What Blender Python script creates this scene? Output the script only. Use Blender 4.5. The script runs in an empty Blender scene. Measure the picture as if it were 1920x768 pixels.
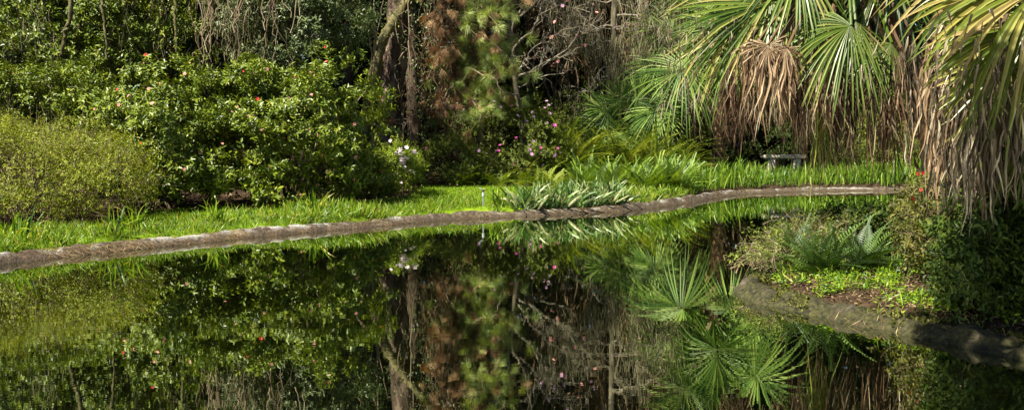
import bpy, math, numpy as np
from mathutils import Vector

R = math.radians
F = 2300.0; CX, CY = 960.0, 384.0; CAMZ = 1.9
T = math.atan(164.0 / F)
col = bpy.context.scene.collection

# ------------------------------------------------------------------ helpers
def W(px, py, Y):
    """world point at depth Y seen at photo pixel px,py"""
    x = (px - CX) / F; y = -(py - CY) / F
    d = np.array([x, math.cos(T) + y * math.sin(T), -math.sin(T) + y * math.cos(T)])
    return np.array([0, 0, CAMZ]) + d * (Y / d[1])

def G(px, py, z=0.0):
    """world point on the plane at height z seen at px,py"""
    x = (px - CX) / F; y = -(py - CY) / F
    d = np.array([x, math.cos(T) + y * math.sin(T), -math.sin(T) + y * math.cos(T)])
    return np.array([0, 0, CAMZ]) + d * ((z - CAMZ) / d[2])

def rg(seed): return np.random.default_rng(seed)

def norm(v):
    return v / np.maximum(np.linalg.norm(v, axis=-1, keepdims=True), 1e-9)

class MB:
    def __init__(s): s.v = []; s.f = []; s.r = []; s.m = []; s.n = 0
    def add(s, verts, faces, rnd=0.5, mi=0):
        verts = np.asarray(verts, dtype=np.float32).reshape(-1, 3)
        faces = np.asarray(faces, dtype=np.int64)
        s.v.append(verts); s.f.append(faces + s.n); s.n += len(verts)
        s.r.append(np.broadcast_to(np.asarray(rnd, dtype=np.float32), (len(verts),)))
        s.m.append(np.full(len(faces), mi, dtype=np.int32))
    def build(s, name, mats, parent=None, smooth=False):
        if not isinstance(mats, (list, tuple)): mats = [mats]
        me = bpy.data.meshes.new(name)
        if s.n:
            V = np.concatenate(s.v); RR = np.concatenate(s.r)
            me.vertices.add(len(V)); me.vertices.foreach_set('co', V.ravel())
            li = np.concatenate([f.ravel() for f in s.f]).astype(np.int32)
            tot = np.concatenate([np.full(len(f), f.shape[1], dtype=np.int32) for f in s.f])
            st = np.concatenate([[0], np.cumsum(tot)[:-1]]).astype(np.int32)
            me.loops.add(len(li)); me.loops.foreach_set('vertex_index', li)
            me.polygons.add(len(tot)); me.polygons.foreach_set('loop_start', st); me.polygons.foreach_set('loop_total', tot)
            me.polygons.foreach_set('material_index', np.concatenate(s.m))
            me.polygons.foreach_set('use_smooth', np.full(len(tot), smooth))
            a = me.attributes.new('rnd', 'FLOAT', 'POINT'); a.data.foreach_set('value', RR.astype(np.float32))
            me.update(calc_edges=True)
        for m in mats: me.materials.append(m)
        o = bpy.data.objects.new(name, me); col.objects.link(o)
        if parent is not None: o.parent = parent
        return o

def local(mb, root):
    loc = np.array(root.location, dtype=np.float32)
    mb.v = [v - loc for v in mb.v]
    return mb

def tag(o, label=None, cat=None, group=None, kind=None):
    if label: o['label'] = label
    if cat: o['category'] = cat
    if group: o['group'] = group
    if kind: o['kind'] = kind
    return o

def thing(name, loc, label, cat, group=None):
    o = bpy.data.objects.new(name, None); col.objects.link(o); o.location = [float(c) for c in loc]
    o.empty_display_size = .2
    return tag(o, label, cat, group)

def frames(d, n):
    y = norm(d); x = norm(np.cross(y, n)); z = np.cross(x, y)
    return np.stack([x, y, z], axis=-1)          # (N,3,3) columns

def scatter(mb, tv, tf, pos, d, n, sc, rnd, mi=0):
    if len(pos) == 0: return
    M = frames(d, n)
    sc = np.asarray(sc)
    if sc.ndim == 1: sc = sc[:, None].repeat(3, 1)
    loc = tv[None] * sc[:, None, :]
    v = np.einsum('nij,nkj->nki', M, loc) + pos[:, None, :]
    k = len(tv)
    f = (tf[None] + (np.arange(len(pos)) * k)[:, None, None]).reshape(-1, tf.shape[1])
    mb.add(v.reshape(-1, 3), f, np.repeat(rnd, k), mi)

def tube(mb, pts, radii, k=5, rnd=0.5, mi=0, rough=0, rs=None):
    pts = np.asarray(pts, float); n = len(pts)
    radii = np.broadcast_to(np.asarray(radii, float), (n,))
    tan = norm(np.gradient(pts, axis=0))
    ref = np.array([0.3, 0.2, 1.0]) if abs(tan[0, 2]) < .9 else np.array([1.0, .1, .1])
    a = norm(np.cross(tan, ref[None])); b = np.cross(tan, a)
    th = np.arange(k) * 2 * math.pi / k
    rr = radii[:, None] * np.ones(k)[None]
    if rough: rr = rr * (1 + rough * rs.uniform(-1, 1, rr.shape))
    v = pts[:, None] + rr[..., None] * (np.cos(th)[None, :, None] * a[:, None] + np.sin(th)[None, :, None] * b[:, None])
    i = np.arange(n - 1)[:, None] * k; j = np.arange(k)[None]; j2 = (j + 1) % k
    f = np.stack([i + j, i + j2, i + k + j2, i + k + j], -1).reshape(-1, 4)
    mb.add(v.reshape(-1, 3), f, rnd, mi)

def wander(a, b, n, amp, rs, sag=0):
    t = np.linspace(0, 1, n)[:, None]
    p = np.asarray(a)[None] * (1 - t) + np.asarray(b)[None] * t
    w = np.cumsum(rs.normal(0, 1, (n, 3)), 0); w -= w[0] + (w[-1] - w[0]) * t
    p = p + w * amp / math.sqrt(n)
    p[:, 2] -= (sag * 4 * t * (1 - t))[:, 0]
    return p

def smooth_noise(d, seed, fr=3.0, k=7):
    rs = rg(seed); s = 0
    for i in range(k):
        w = rs.normal(0, fr, 3); s = s + np.sin(d @ w + rs.uniform(0, 6.28))
    return s / math.sqrt(k)

# ------------------------------------------------------------------ materials
def ramp_mat(name, cols, rough=.5, trans=0.0, spec=.5, tcol=None, noise=.0, nscale=2.0, coat=0.0):
    m = bpy.data.materials.new(name); m.use_nodes = True
    nt = m.node_tree; N = nt.nodes; L = nt.links; N.clear()
    out = N.new('ShaderNodeOutputMaterial')
    at = N.new('ShaderNodeAttribute'); at.attribute_name = 'rnd'
    rp = N.new('ShaderNodeValToRGB'); e = rp.color_ramp.elements
    while len(e) < len(cols): e.new(.5)
    for i, c in enumerate(cols):
        e[i].position = i / max(1, len(cols) - 1) if len(c) == 3 else c[3]
        e[i].color = (c[0], c[1], c[2], 1)
    src = at.outputs['Fac']
    if noise:
        tc = N.new('ShaderNodeTexCoord'); nz = N.new('ShaderNodeTexNoise'); nz.inputs['Scale'].default_value = nscale
        nz.inputs['Detail'].default_value = 4
        L.new(tc.outputs['Object'], nz.inputs['Vector'])
        ma = N.new('ShaderNodeMath'); ma.operation = 'MULTIPLY_ADD'; ma.inputs[1].default_value = noise; 
        mb_ = N.new('ShaderNodeMath'); mb_.operation = 'SUBTRACT'; mb_.inputs[1].default_value = noise * .5
        L.new(nz.outputs['Fac'], ma.inputs[0]); L.new(at.outputs['Fac'], ma.inputs[2]); L.new(ma.outputs[0], mb_.inputs[0])
        src = mb_.outputs[0]
    L.new(src, rp.inputs['Fac'])
    p = N.new('ShaderNodeBsdfPrincipled')
    L.new(rp.outputs['Color'], p.inputs['Base Color'])
    p.inputs['Roughness'].default_value = rough
    p.inputs['Specular IOR Level'].default_value = spec
    last = p.outputs[0]
    if trans:
        tr = N.new('ShaderNodeBsdfTranslucent')
        mx = N.new('ShaderNodeMix'); mx.data_type = 'RGBA'; mx.blend_type = 'MULTIPLY'; mx.inputs[0].default_value = 1
        t = tcol or (1.3, 1.25, .5)
        mx.inputs[7].default_value = (t[0], t[1], t[2], 1)
        L.new(rp.outputs['Color'], mx.inputs[6]); L.new(mx.outputs[2], tr.inputs['Color'])
        ms = N.new('ShaderNodeMixShader'); ms.inputs[0].default_value = trans
        L.new(last, ms.inputs[1]); L.new(tr.outputs[0], ms.inputs[2]); last = ms.outputs[0]
    L.new(last, out.inputs['Surface'])
    return m

def bark_mat(name, dark, light, scale=6, stretch=.25, rough=.9, bump=.5, third=None):
    m = bpy.data.materials.new(name); m.use_nodes = True
    nt = m.node_tree; N = nt.nodes; L = nt.links
    p = N['Principled BSDF']; p.inputs['Roughness'].default_value = rough; p.inputs['Specular IOR Level'].default_value = .2
    tc = N.new('ShaderNodeTexCoord'); mp = N.new('ShaderNodeMapping'); mp.inputs['Scale'].default_value = (1, 1, stretch)
    L.new(tc.outputs['Object'], mp.inputs['Vector'])
    nz = N.new('ShaderNodeTexNoise'); nz.inputs['Scale'].default_value = scale; nz.inputs['Detail'].default_value = 8
    nz.inputs['Roughness'].default_value = .7
    L.new(mp.outputs[0], nz.inputs['Vector'])
    rp = N.new('ShaderNodeValToRGB'); e = rp.color_ramp.elements
    e[0].position = .38; e[0].color = (*dark, 1); e[1].position = .66; e[1].color = (*light, 1)
    if third:
        x = e.new(.5); x.color = (*third, 1)
    L.new(nz.outputs['Fac'], rp.inputs['Fac']); L.new(rp.outputs[0], p.inputs['Base Color'])
    bp = N.new('ShaderNodeBump'); bp.inputs['Strength'].default_value = bump; bp.inputs['Distance'].default_value = .03
    L.new(nz.outputs['Fac'], bp.inputs['Height']); L.new(bp.outputs[0], p.inputs['Normal'])
    return m

M = {}
M['camellia'] = ramp_mat('camellia_leaf', [(0.0252,0.0468,0.0018), (0.0648,0.1035,0.0036), (0.1215,0.1620,0.0063), (0.1890,0.2115,0.0108)], .45, .14, .4, noise=.3)
M['dull'] = ramp_mat('dull_leaf', [(0.0280,0.0480,0.0120), (0.0640,0.0920,0.0240), (0.1040,0.1400,0.0440), (0.1440,0.1760,0.0640)], .45, .2, .45, noise=.3)
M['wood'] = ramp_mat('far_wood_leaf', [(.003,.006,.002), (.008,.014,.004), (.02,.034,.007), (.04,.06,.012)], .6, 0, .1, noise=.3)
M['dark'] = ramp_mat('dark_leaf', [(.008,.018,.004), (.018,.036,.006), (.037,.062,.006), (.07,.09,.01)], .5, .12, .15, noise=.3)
M['yellow'] = ramp_mat('yellow_green_leaf', [(0.0467,0.0723,0.0034), (0.1105,0.1403,0.0051), (0.1870,0.2125,0.0085), (0.2550,0.2380,0.0213)], .5, .3, .3, noise=.35)
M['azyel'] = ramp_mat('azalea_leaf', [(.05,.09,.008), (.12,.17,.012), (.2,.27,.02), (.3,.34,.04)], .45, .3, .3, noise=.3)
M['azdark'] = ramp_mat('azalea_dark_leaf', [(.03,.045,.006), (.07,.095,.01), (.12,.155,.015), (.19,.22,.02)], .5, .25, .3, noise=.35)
M['olive'] = ramp_mat('olive_brown_leaf', [(.018,.022,.004), (.04,.045,.007), (.075,.08,.012), (.13,.11,.02)], .55, .15, .2, noise=.4)
M['grass'] = ramp_mat('strap_leaf', [(.02,.055,.004), (.065,.14,.006), (.13,.225,.009), (.2,.3,.015), (.36,.28,.06)], .4, .38, .4, noise=.25)
M['lawn'] = ramp_mat('lawn_blade', [(.055,.12,.004), (.1,.19,.005), (.15,.245,.007), (.2,.26,.015)], .6, .3, .2, noise=.4, nscale=1.2)
M['iris'] = ramp_mat('iris_leaf', [(.03,.08,.006), (.07,.15,.008), (.12,.21,.012), (.2,.27,.03)], .4, .4, .4, noise=.2)
M['lily'] = ramp_mat('striped_leaf', [(.02,.05,.01), (.04,.10,.015), (.08,.16,.03), (.17,.23,.08), (.34,.34,.18)], .4, .25, .5, noise=.2)
M['fern'] = ramp_mat('fern_leaf', [(.05,.085,.006), (.1,.15,.01), (.17,.22,.018), (.25,.27,.04)], .55, .35, .3, noise=.3)
M['cycad'] = ramp_mat('cycad_leaf', [(.03,.07,.006), (.07,.14,.008), (.13,.22,.012), (.24,.32,.03)], .5, .25, .6, noise=.25)
M['cycdark'] = ramp_mat('cycad_dark_leaf', [(0.0108,0.0315,0.0045), (0.0270,0.0630,0.0072), (0.0495,0.0990,0.0108), (0.0900,0.1530,0.0225)], .55, .2, .6, noise=.2)
M['palm'] = ramp_mat('palm_leaf', [(.02,.045,.006), (.045,.085,.009), (.08,.13,.015), (.135,.18,.03), (.3,.25,.09)], .38, .28, .5, noise=.25)
M['palmfar'] = ramp_mat('far_palm_leaf', [(.03,.07,.009), (.065,.13,.015), (.12,.19,.028), (.2,.27,.06)], .55, .25, .3, noise=.2)
M['palmyel'] = ramp_mat('yellowing_palm_leaf', [(.04,.065,.007), (.08,.11,.01), (.13,.16,.018), (.2,.2,.035), (.32,.23,.1)], .38, .3, .5, noise=.3)
M['dead'] = ramp_mat('dead_frond', [(0.0425,0.0213,0.0102), (0.0935,0.0527,0.0281), (0.1870,0.1232,0.0723), (0.3400,0.2635,0.1700)], .65, .2, .2, tcol=(1.1,.9,.6), noise=.3)
M['deadgrey'] = ramp_mat('dead_grey_frond', [(0.0263,0.0188,0.0112), (0.0675,0.0488,0.0300), (0.1500,0.1162,0.0788), (0.3000,0.2550,0.1875)], .65, .2, .2, tcol=(1.1,.95,.7), noise=.3)
M['deaddark'] = ramp_mat('dead_dark_frond', [(.02,.011,.007), (.045,.025,.014), (.09,.05,.03), (.18,.12,.07)], .7, .15, .2, tcol=(1.1,.8,.5), noise=.3)
M['needle'] = ramp_mat('pine_needle', [(.1,.14,.03), (.19,.25,.06), (.28,.35,.09), (.36,.4,.13)], .5, .3, .3, noise=.3)
M['needledead'] = ramp_mat('dead_needle', [(.05,.025,.012), (.13,.068,.032), (.25,.15,.07), (.4,.28,.15)], .7, .2, .2, tcol=(1.2,.8,.5), noise=.3)
M['moss'] = ramp_mat('hanging_moss', [(.07,.064,.032), (.13,.12,.062), (.2,.185,.105), (.28,.26,.16)], .8, .2, .1, tcol=(1,1,.8), noise=.3)
M['vine'] = ramp_mat('dry_vine', [(.06,.035,.02), (.085,.06,.035), (.16,.12,.075), (.25,.2,.13)], .8, 0, .2, noise=.3)
M['twig'] = ramp_mat('grey_twig', [(.04,.032,.02), (.09,.072,.048), (.17,.145,.105), (.27,.245,.19)], .8, 0, .2, noise=.3)
M['stem'] = ramp_mat('brown_stem', [(.03,.02,.012), (.08,.055,.035), (.15,.11,.07)], .85, 0, .2, noise=.3)
M['litter'] = ramp_mat('leaf_litter', [(.03,.018,.009), (.075,.048,.025), (.15,.1,.055), (.3,.23,.13)], .8, .1, .15, tcol=(1.1,.8,.5))
M['straw'] = ramp_mat('pine_straw', [(.06,.032,.014), (.14,.08,.035), (.24,.16,.07), (.34,.28,.13)], .7, .1, .2, tcol=(1.1,.8,.5))
M['petal_pink'] = ramp_mat('pink_petal', [(.6,.18,.18), (.7,.33,.3), (.78,.45,.42)], .5, .3, .3, tcol=(1.1,1,1))
M['petal_red'] = ramp_mat('red_petal', [(.45,.015,.02), (.6,.03,.03), (.65,.08,.05)], .5, .25, .3, tcol=(1.1,1,1))
M['petal_white'] = ramp_mat('white_petal', [(.66,.5,.58), (.74,.64,.68), (.8,.76,.76)], .5, .3, .3, tcol=(1,1,1))
M['petal_magenta'] = ramp_mat('magenta_petal', [(.5,.03,.25), (.6,.06,.35), (.7,.2,.5)], .5, .3, .3, tcol=(1.1,1,1.1))
M['petal_lilac'] = ramp_mat('lilac_petal', [(.42,.22,.42), (.5,.3,.48), (.58,.42,.56)], .5, .3, .3, tcol=(1,1,1))
M['bark_pine'] = bark_mat('pine_bark', (.025,.016,.012), (.27,.2,.16), 4, .35, third=(.07,.047,.035))
M['bark_grey'] = bark_mat('grey_bark', (.035,.028,.018), (.17,.15,.1), 7, .3)
M['bark_moss'] = bark_mat('mossy_bark', (.03,.028,.01), (.15,.13,.06), 9, .5)
M['bark_dark'] = bark_mat('dark_bark', (.02,.014,.01), (.1,.07,.05), 7, .3)
M['palm_trunk'] = bark_mat('palm_trunk_fibre', (.03,.018,.01), (.24,.15,.08), 9, .8)
M['boot'] = ramp_mat('palm_boot', [(.14,.08,.04), (.3,.19,.1), (.44,.33,.2)], .7, 0, .2, noise=.4, nscale=8)
M['stone'] = bark_mat('weathered_stone', (.16,.145,.09), (.48,.44,.34), 14, 1, third=(.34,.31,.23), bump=.3)
M['plastic'] = ramp_mat('black_plastic', [(.015,.015,.017), (.02,.02,.02)], .4)
M['pipe'] = ramp_mat('grey_pipe', [(.15,.19,.19), (.32,.37,.38)], .35)

# ------------------------------------------------------------------ leaf templates
def t_leaf(w=.22, fold=.06, curl=-.08):
    v = np.array([[0,0,0],[w*.85,.32,fold],[w*.75,.68,fold*.8+curl*.4],[0,1,curl],[-w*.75,.68,fold*.8+curl*.4],[-w*.85,.32,fold]])
    return v, np.array([[0,1,2,3],[0,3,4,5]])
def t_diamond(w=.25, fold=.06):
    v = np.array([[0,0,0],[w,.5,fold],[0,1,0],[-w,.5,fold]])
    return v, np.array([[0,1,2],[0,2,3]])
def t_blade(seg=5, w=.03, bend=.6, fold=.4):
    """unit-length arched blade growing +Y, bending towards -Z"""
    a = 0; p = np.zeros(3); V = []
    for i in range(seg + 1):
        t = i / seg
        ww = w * (min(1, .55 + t * 1.6)) * (1 - t ** 2.5) + .0005
        V += [p + [-ww, 0, ww * fold], p.copy(), p + [ww, 0, ww * fold]]
        ang = bend * (t ** 1.3) * 1.9
        p = p + np.array([0, math.cos(ang), -math.sin(ang)]) / seg
    Fc = []
    for i in range(seg):
        b = i * 3
        Fc += [[b, b+1, b+4, b+3], [b+1, b+2, b+5, b+4]]
    return np.array(V), np.array(Fc)
def t_frond(pairs=14, wid=.2, pw=.028, arch=.5, taper=.75, up=.0):
    """pinnate frond of unit length along +Y arching to -Z"""
    V = []; Fc = []; n = 0
    a = []; p = np.zeros(3)
    for i in range(pairs + 1):
        a.append(p.copy()); ang = arch * (i / pairs) * 1.6 - arch * .35
        p = p + np.array([0, math.cos(ang), -math.sin(ang)]) / pairs
    for i in range(pairs):
        V += [a[i] + [-.006, 0, 0], a[i] + [.006, 0, 0], a[i+1] + [.005, 0, 0], a[i+1] + [-.005, 0, 0]]
        Fc += [[n, n+1, n+2, n+3]]; n += 4
    for i in range(1, pairs + 1):
        t = i / pairs; L = wid * (math.sin(math.pi * min(1, t * 1.15 + .12) ** taper) * .9 + .12)
        for s in (-1, 1):
            b = a[i]; tip = b + np.array([s * L, L * .45, up * L - .12 * L])
            m1 = (b * .45 + tip * .55) + np.array([0, pw * .5, .02 * L]); m2 = (b * .5 + tip * .5) + np.array([0, -pw * .5, 0])
            V += [b, m2, tip, m1]; Fc += [[n, n+1, n+2, n+3]]; n += 4
    return np.array(V), np.array(Fc)
def t_tuft(nn=34, spread=1.0, w=.012, seed=1, droop=.15):
    rs = rg(seed); V = []; Fc = []; n = 0
    for i in range(nn):
        th = rs.uniform(0, 6.28); ph = spread * math.sqrt(rs.uniform(0, 1))
        d = np.array([math.sin(ph) * math.cos(th), math.cos(ph), math.sin(ph) * math.sin(th)]); L = rs.uniform(.75, 1)
        s = norm(np.cross(d, [.2, .1, 1])) * w
        m = d * L * .55; e = d * L + np.array([0, -.0, -droop * L])
        b = np.array([0, rs.uniform(-.35, .1), 0])
        V += [b - s * .6, b + s * .6, b + m + s, b + e, b + m - s]; Fc += [[n, n+1, n+2, n+4], [n+4, n+2, n+3, n+3]]
        n += 5
    Fq = [f for f in Fc if len(set(f)) == 4]; 
    # split tips into their own quads-free list by duplicating a vertex slightly
    V = np.array(V); V2 = list(V); Fo = list(Fq)
    for k in range(nn):
        b = k * 5; V2.append(V[b+3] + [.0004, 0, 0]); Fo.append([b+4, b+2, len(V2) - 1, b+3])
    return np.array(V2), np.array(Fo)
def t_strand(seg=7, w=.02, wob=.08, seed=0):
    """hanging strip of unit length along +Y"""
    rs = rg(seed); V = []; Fc = []
    ph = rs.uniform(0, 6.28, 4)
    for i in range(seg + 1):
        t = i / seg; x = wob * t * math.sin(5 * t + ph[0]); z = wob * t * math.sin(4 * t + ph[1])
        ww = w * (1 - t) ** .6 * (.7 + .3 * math.sin(9 * t + ph[2])) + .0008; tw = 2.2 * t + ph[3]
        V += [[x - ww * math.cos(tw), t, z - ww * math.sin(tw)], [x + ww * math.cos(tw), t, z + ww * math.sin(tw)]]
    for i in range(seg): b = i * 2; Fc.append([b, b+1, b+3, b+2])
    return np.array(V), np.array(Fc)
def t_flower(np_=6, cup=.35):
    V = []; Fc = []; n = 0
    for ring, (rr, h) in enumerate(((1, cup * .6), (.62, cup))):
        for i in range(np_):
            a = (i + ring * .5) * 2 * math.pi / np_; da = math.pi / np_ * .95
            p = lambda r, an, z: [r * math.cos(an), z, r * math.sin(an)]
            V += [p(.02, a, 0), p(rr * .65, a - da, h * .55), p(rr, a - da * .4, h), p(rr, a + da * .4, h), p(rr * .65, a + da, h * .55)]
            Fc += [[n, n+1, n+2, n+3], [n, n+3, n+4, n+4]]; n += 5
    Fo = [f for f in Fc if len(set(f)) == 4]
    for k in range(np_ * 2): b = k * 5; V.append((np.array(V[b+4]) * .999).tolist()); Fo.append([b, b+3, b+4, len(V) - 1])
    return np.array(V), np.array(Fo)

LEAF, DIA = t_leaf(), t_diamond()
BLADES = [t_blade(5, .035, b) for b in (.15, .4, .7, 1.0)]

# ------------------------------------------------------------------ shrub builder
def unit(rs, n): return norm(rs.normal(0, 1, (n, 3)))

def lobes_px(L):
    """(px, py, depth, half-width px, half-height px, half-depth m) -> (centre, radii)"""
    out = []
    for (px, py, D, rx, rz, ry) in L:
        out.append((W(px, py, D), np.array([rx * D / F, ry, rz * D / F])))
    return out

def shoots(rs, lobes, nclump, per, sig, seed, inner=.35, lump=.18, flat=.6, floor=.25):
    """points + outward directions, clustered in clumps at the surface of the lobes"""
    area = np.array([(r[0] * r[1] + r[1] * r[2] + r[0] * r[2]) for c, r in lobes]); area /= area.sum()
    P = []; D = []
    for li, (c, r) in enumerate(lobes):
        n = int(nclump * area[li]) + 1
        d = unit(rs, n * 3); d = d[d[:, 2] > -.75][:n]
        rad = (1 - inner * rs.uniform(0, 1, len(d)) ** 2.2) * (1 + lump * smooth_noise(d, seed + li))
        p = c + d * r * rad[:, None]
        keep = np.ones(len(p), bool)
        for lj, (c2, r2) in enumerate(lobes):
            if lj != li: keep &= (np.linalg.norm((p - c2) / r2, axis=1) > .72)
        p = p[keep]; d = norm(d[keep] / r)
        m = rs.poisson(per, len(p)) + 1
        cp = np.repeat(p, m, 0); cd = np.repeat(d, m, 0)
        off = rs.normal(0, sig, cp.shape); off[:, 2] *= flat
        P.append(cp + off); D.append(norm(cd * .8 + rs.normal(0, .45, cd.shape) + [0, 0, .35]))
    P = np.concatenate(P); D = np.concatenate(D)
    k = P[:, 2] > floor
    return P[k], D[k]

def leafy(mb, rs, P, D, nl, slen, ll, tmpl, mi=0, droop=.1, lv=.3, rbase=None, open_=.9):
    n = len(P); P2 = np.repeat(P, nl, 0); D2 = np.repeat(D, nl, 0)
    t = np.tile(np.linspace(0, 1, nl), n) + rs.uniform(-.1, .1, n * nl)
    az = np.tile(np.arange(nl) * 2.4, n) + np.repeat(rs.uniform(0, 6.28, n), nl)
    a = norm(np.cross(D2, rs.normal(0, 1, 3) + [.01, .02, 1])); b = np.cross(D2, a)
    rad = np.cos(az)[:, None] * a + np.sin(az)[:, None] * b
    ld = norm(D2 * .45 + rad * open_ + rs.normal(0, .2, D2.shape) - [0, 0, droop])
    ln = norm(D2 + [0, 0, .5] + rs.normal(0, .25, D2.shape))
    pos = P2 + D2 * (t * slen)[:, None]
    s = ll * rs.uniform(1 - lv, 1 + lv, n * nl)
    rb = rs.uniform(0, 1, n) if rbase is None else rbase
    r = np.clip(np.repeat(rb, nl) * .5 + rs.uniform(0, 1, n * nl) * .5, 0, 1)
    scatter(mb, tmpl[0], tmpl[1], pos, ld, ln, s, r, mi)

def stems(mb, rs, base, P, n, r0, jit=.25, rnd=(.2, .9), k=5, mid=.4):
    idx = rs.integers(0, len(P), n)
    for i in idx:
        b = np.array(base) + np.append(rs.normal(0, jit, 2), 0)
        q = P[i]; m = b * (1 - mid) + q * mid; m[2] = b[2] * .4 + q[2] * .6
        t = np.linspace(0, 1, 7)[:, None]
        c = (1 - t) ** 2 * b + 2 * t * (1 - t) * m + t ** 2 * q + np.vstack([np.zeros(3), rs.normal(0, .03, (5, 3)), np.zeros(3)])
        tube(mb, c, np.linspace(r0, r0 * .25, 7) * rs.uniform(.6, 1.2), k, rs.uniform(*rnd))

def twigs(mb, rs, P, D, n, ln, r, rnd=(.3, 1)):
    idx = rs.integers(0, len(P), n)
    for i in idx:
        d = norm(D[i] + rs.normal(0, .5, 3)); L = ln * rs.uniform(.5, 1.4)
        a = P[i] - d * L * .6; b = P[i] + d * L * .5
        tube(mb, wander(a, b, 5, L * .12, rs), np.linspace(r, r * .3, 5), 3, rs.uniform(*rnd))

FLOWER_ME = {}
def flower_mesh(key, mat, n=6, cup=.35):
    if key not in FLOWER_ME:
        rs = rg(hash(key) % 1000 if False else len(FLOWER_ME) + 5)
        mb = MB(); v, f = t_flower(n, cup)
        v = v + rs.normal(0, .05, v.shape)
        mb.add(v, f, rs.uniform(0, 1, len(v)))
        o = mb.build('flower', mat); FLOWER_ME[key] = o.data; bpy.data.objects.remove(o)
    return FLOWER_ME[key]

def flowers(root, rs, P, D, n, size, keys, pick=None):
    """individual blossoms as parts; only where the bush faces the pond"""
    fr = np.where((D[:, 1] < -.1) & (D[:, 2] > .0))[0] if pick is None else pick
    for i in rs.choice(fr, n, replace=False):
        key = keys[rs.integers(0, len(keys))]
        o = bpy.data.objects.new('flower', FLOWER_ME[key]); col.objects.link(o); o.parent = root
        d = norm(D[i] + np.array([0, -.6, .2]) + rs.normal(0, .2, 3))
        o.rotation_mode = 'QUATERNION'; o.rotation_quaternion = Vector(d).to_track_quat('Y', 'Z')
        p = P[i] + d * (size * 1.1 + .1) + D[i] * .05 - np.array(root.location)
        o.location = p; s = size * rs.uniform(.7, 1.25); o.scale = (s, s, s)

for key, mt in (('pink', 'petal_pink'), ('red', 'petal_red'), ('white', 'petal_white'), ('magenta', 'petal_magenta'), ('lilac', 'petal_lilac')):
    flower_mesh(key, M[mt])

def shrub(name, label, lobes, mat, seed, nclump, per, sig, nl, slen, ll, tmpl=LEAF, group=None, cat='shrub', base=None,
          fl=None, fsize=.05, fkeys=(), nst=10, rst=.02, ntw=0, inner=.35, lump=.18, flat=.6, droop=.1, floor=.25, twm='stem', tw=.4, twr=.004):
    rs = rg(seed); lb = lobes_px(lobes)
    P, D = shoots(rs, lb, nclump, per, sig, seed, inner, lump, flat, floor)
    c = np.mean([c for c, r in lb], 0) if base is None else np.array(base)
    root = thing(name, (c[0], c[1], .2), label, cat, group)
    mb = MB(); leafy(mb, rs, P, D, nl, slen, ll, tmpl, droop=droop)
    local(mb, root).build('foliage', M[mat], root)
    mb = MB(); stems(mb, rs, (c[0], c[1], .1), P, nst, rst)
    if ntw: twigs(mb, rs, P, D, ntw, tw, twr)
    local(mb, root).build('stems', M[twm], root, smooth=True)
    if fl: flowers(root, rs, P, D, fl, fsize, fkeys)
    return root, P, D

# ------------------------------------------------------------------ setting: pond outline and terrain
FAR = [(-420,585), (-150,530), (0,497), (140,480), (280,465), (400,453), (480,444), (600,434), (720,424), (840,412), (960,407), (1080,401), (1165,396), (1240,388), (1300,379), (1350,370), (1400,364), (1500,359.5), (1600,358), (1700,357), (1800,355.5)]
far = [G(x, y)[:2] for x, y in FAR]
def catmull(P, m=8):
    P = np.array(P); Q = np.vstack([2*P[0]-P[1], P, 2*P[-1]-P[-2]]); out = []
    for i in range(1, len(Q) - 2):
        for t in np.linspace(0, 1, m, endpoint=False):
            a, b, c, d = Q[i-1:i+3]
            out.append(.5*((2*b)+(-a+c)*t+(2*a-5*b+4*c-d)*t*t+(-a+3*b-3*c+d)*t**3))
    out.append(P[-1]); return np.array(out)
far_c = catmull(far, 8)
PEN = [G(1790, 372)[:2], G(1700, 395)[:2], G(1600, 430)[:2], G(1480, 480)[:2], G(1405, 525)[:2], G(1390, 545)[:2], G(1421, 563)[:2], G(1505, 588)[:2], G(1588, 609)[:2], G(1692, 624)[:2], G(1800, 645)[:2], G(1950, 676)[:2], G(2200, 720)[:2], G(2600, 830)[:2]]
pen_c = catmull(PEN, 8)
e1 = far_c[-1]; s2 = pen_c[0]
cove = catmull([e1, e1 + [1.6, -.6], e1 + [2.0, -2.6], (s2 + [1.2, .5]), s2], 5)[1:-1]
near = catmull([pen_c[-1], pen_c[-1] + [2.5, -2.5], (6, 1.6), (2, 1.2), (-4, 1.0), (-9, 1.5), (-14, 4), (-14, 8), far_c[0] - [2.5, 1.6], far_c[0]], 6)[1:-1]
POLY = np.vstack([far_c, cove, pen_c, near])

def sdist(X, Y):
    """signed distance to the shore, positive on land"""
    shp = X.shape; p = np.stack([X.ravel(), Y.ravel()], -1)
    best = np.full(len(p), 1e9); ins = np.zeros(len(p), bool); n = len(POLY)
    for i in range(n):
        a = POLY[i]; b = POLY[(i + 1) % n]; ab = b - a; l2 = ab @ ab
        if l2 < 1e-9: continue
        t = np.clip(((p - a) @ ab) / l2, 0, 1); q = p - (a + t[:, None] * ab)
        best = np.minimum(best, (q * q).sum(1))
        c = ((a[1] > p[:, 1]) != (b[1] > p[:, 1])) & (p[:, 0] < (b[0] - a[0]) * (p[:, 1] - a[1]) / (b[1] - a[1] + 1e-12) + a[0])
        ins ^= c
    d = np.sqrt(best); d[ins] *= -1
    return d.reshape(shp)

def ground_h(X, Y, d=None):
    if d is None: d = sdist(X, Y)
    land = np.interp(d, [-2.5, -.6, -.05, .3, .5, 1.2, 6, 25, 80], [-.9, -.75, -.35, .05, .15, .18, .28, .6, 2.5])
    q = np.stack([X.ravel(), Y.ravel(), np.zeros(X.size)], -1)
    nz = smooth_noise(q, 3, 1.3).reshape(X.shape) * .02 + smooth_noise(q, 4, .35).reshape(X.shape) * .04
    return land + nz * np.clip(d - .5, 0, 1)

def gh(x, y): return float(ground_h(np.array([x]), np.array([y]))[0])

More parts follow.
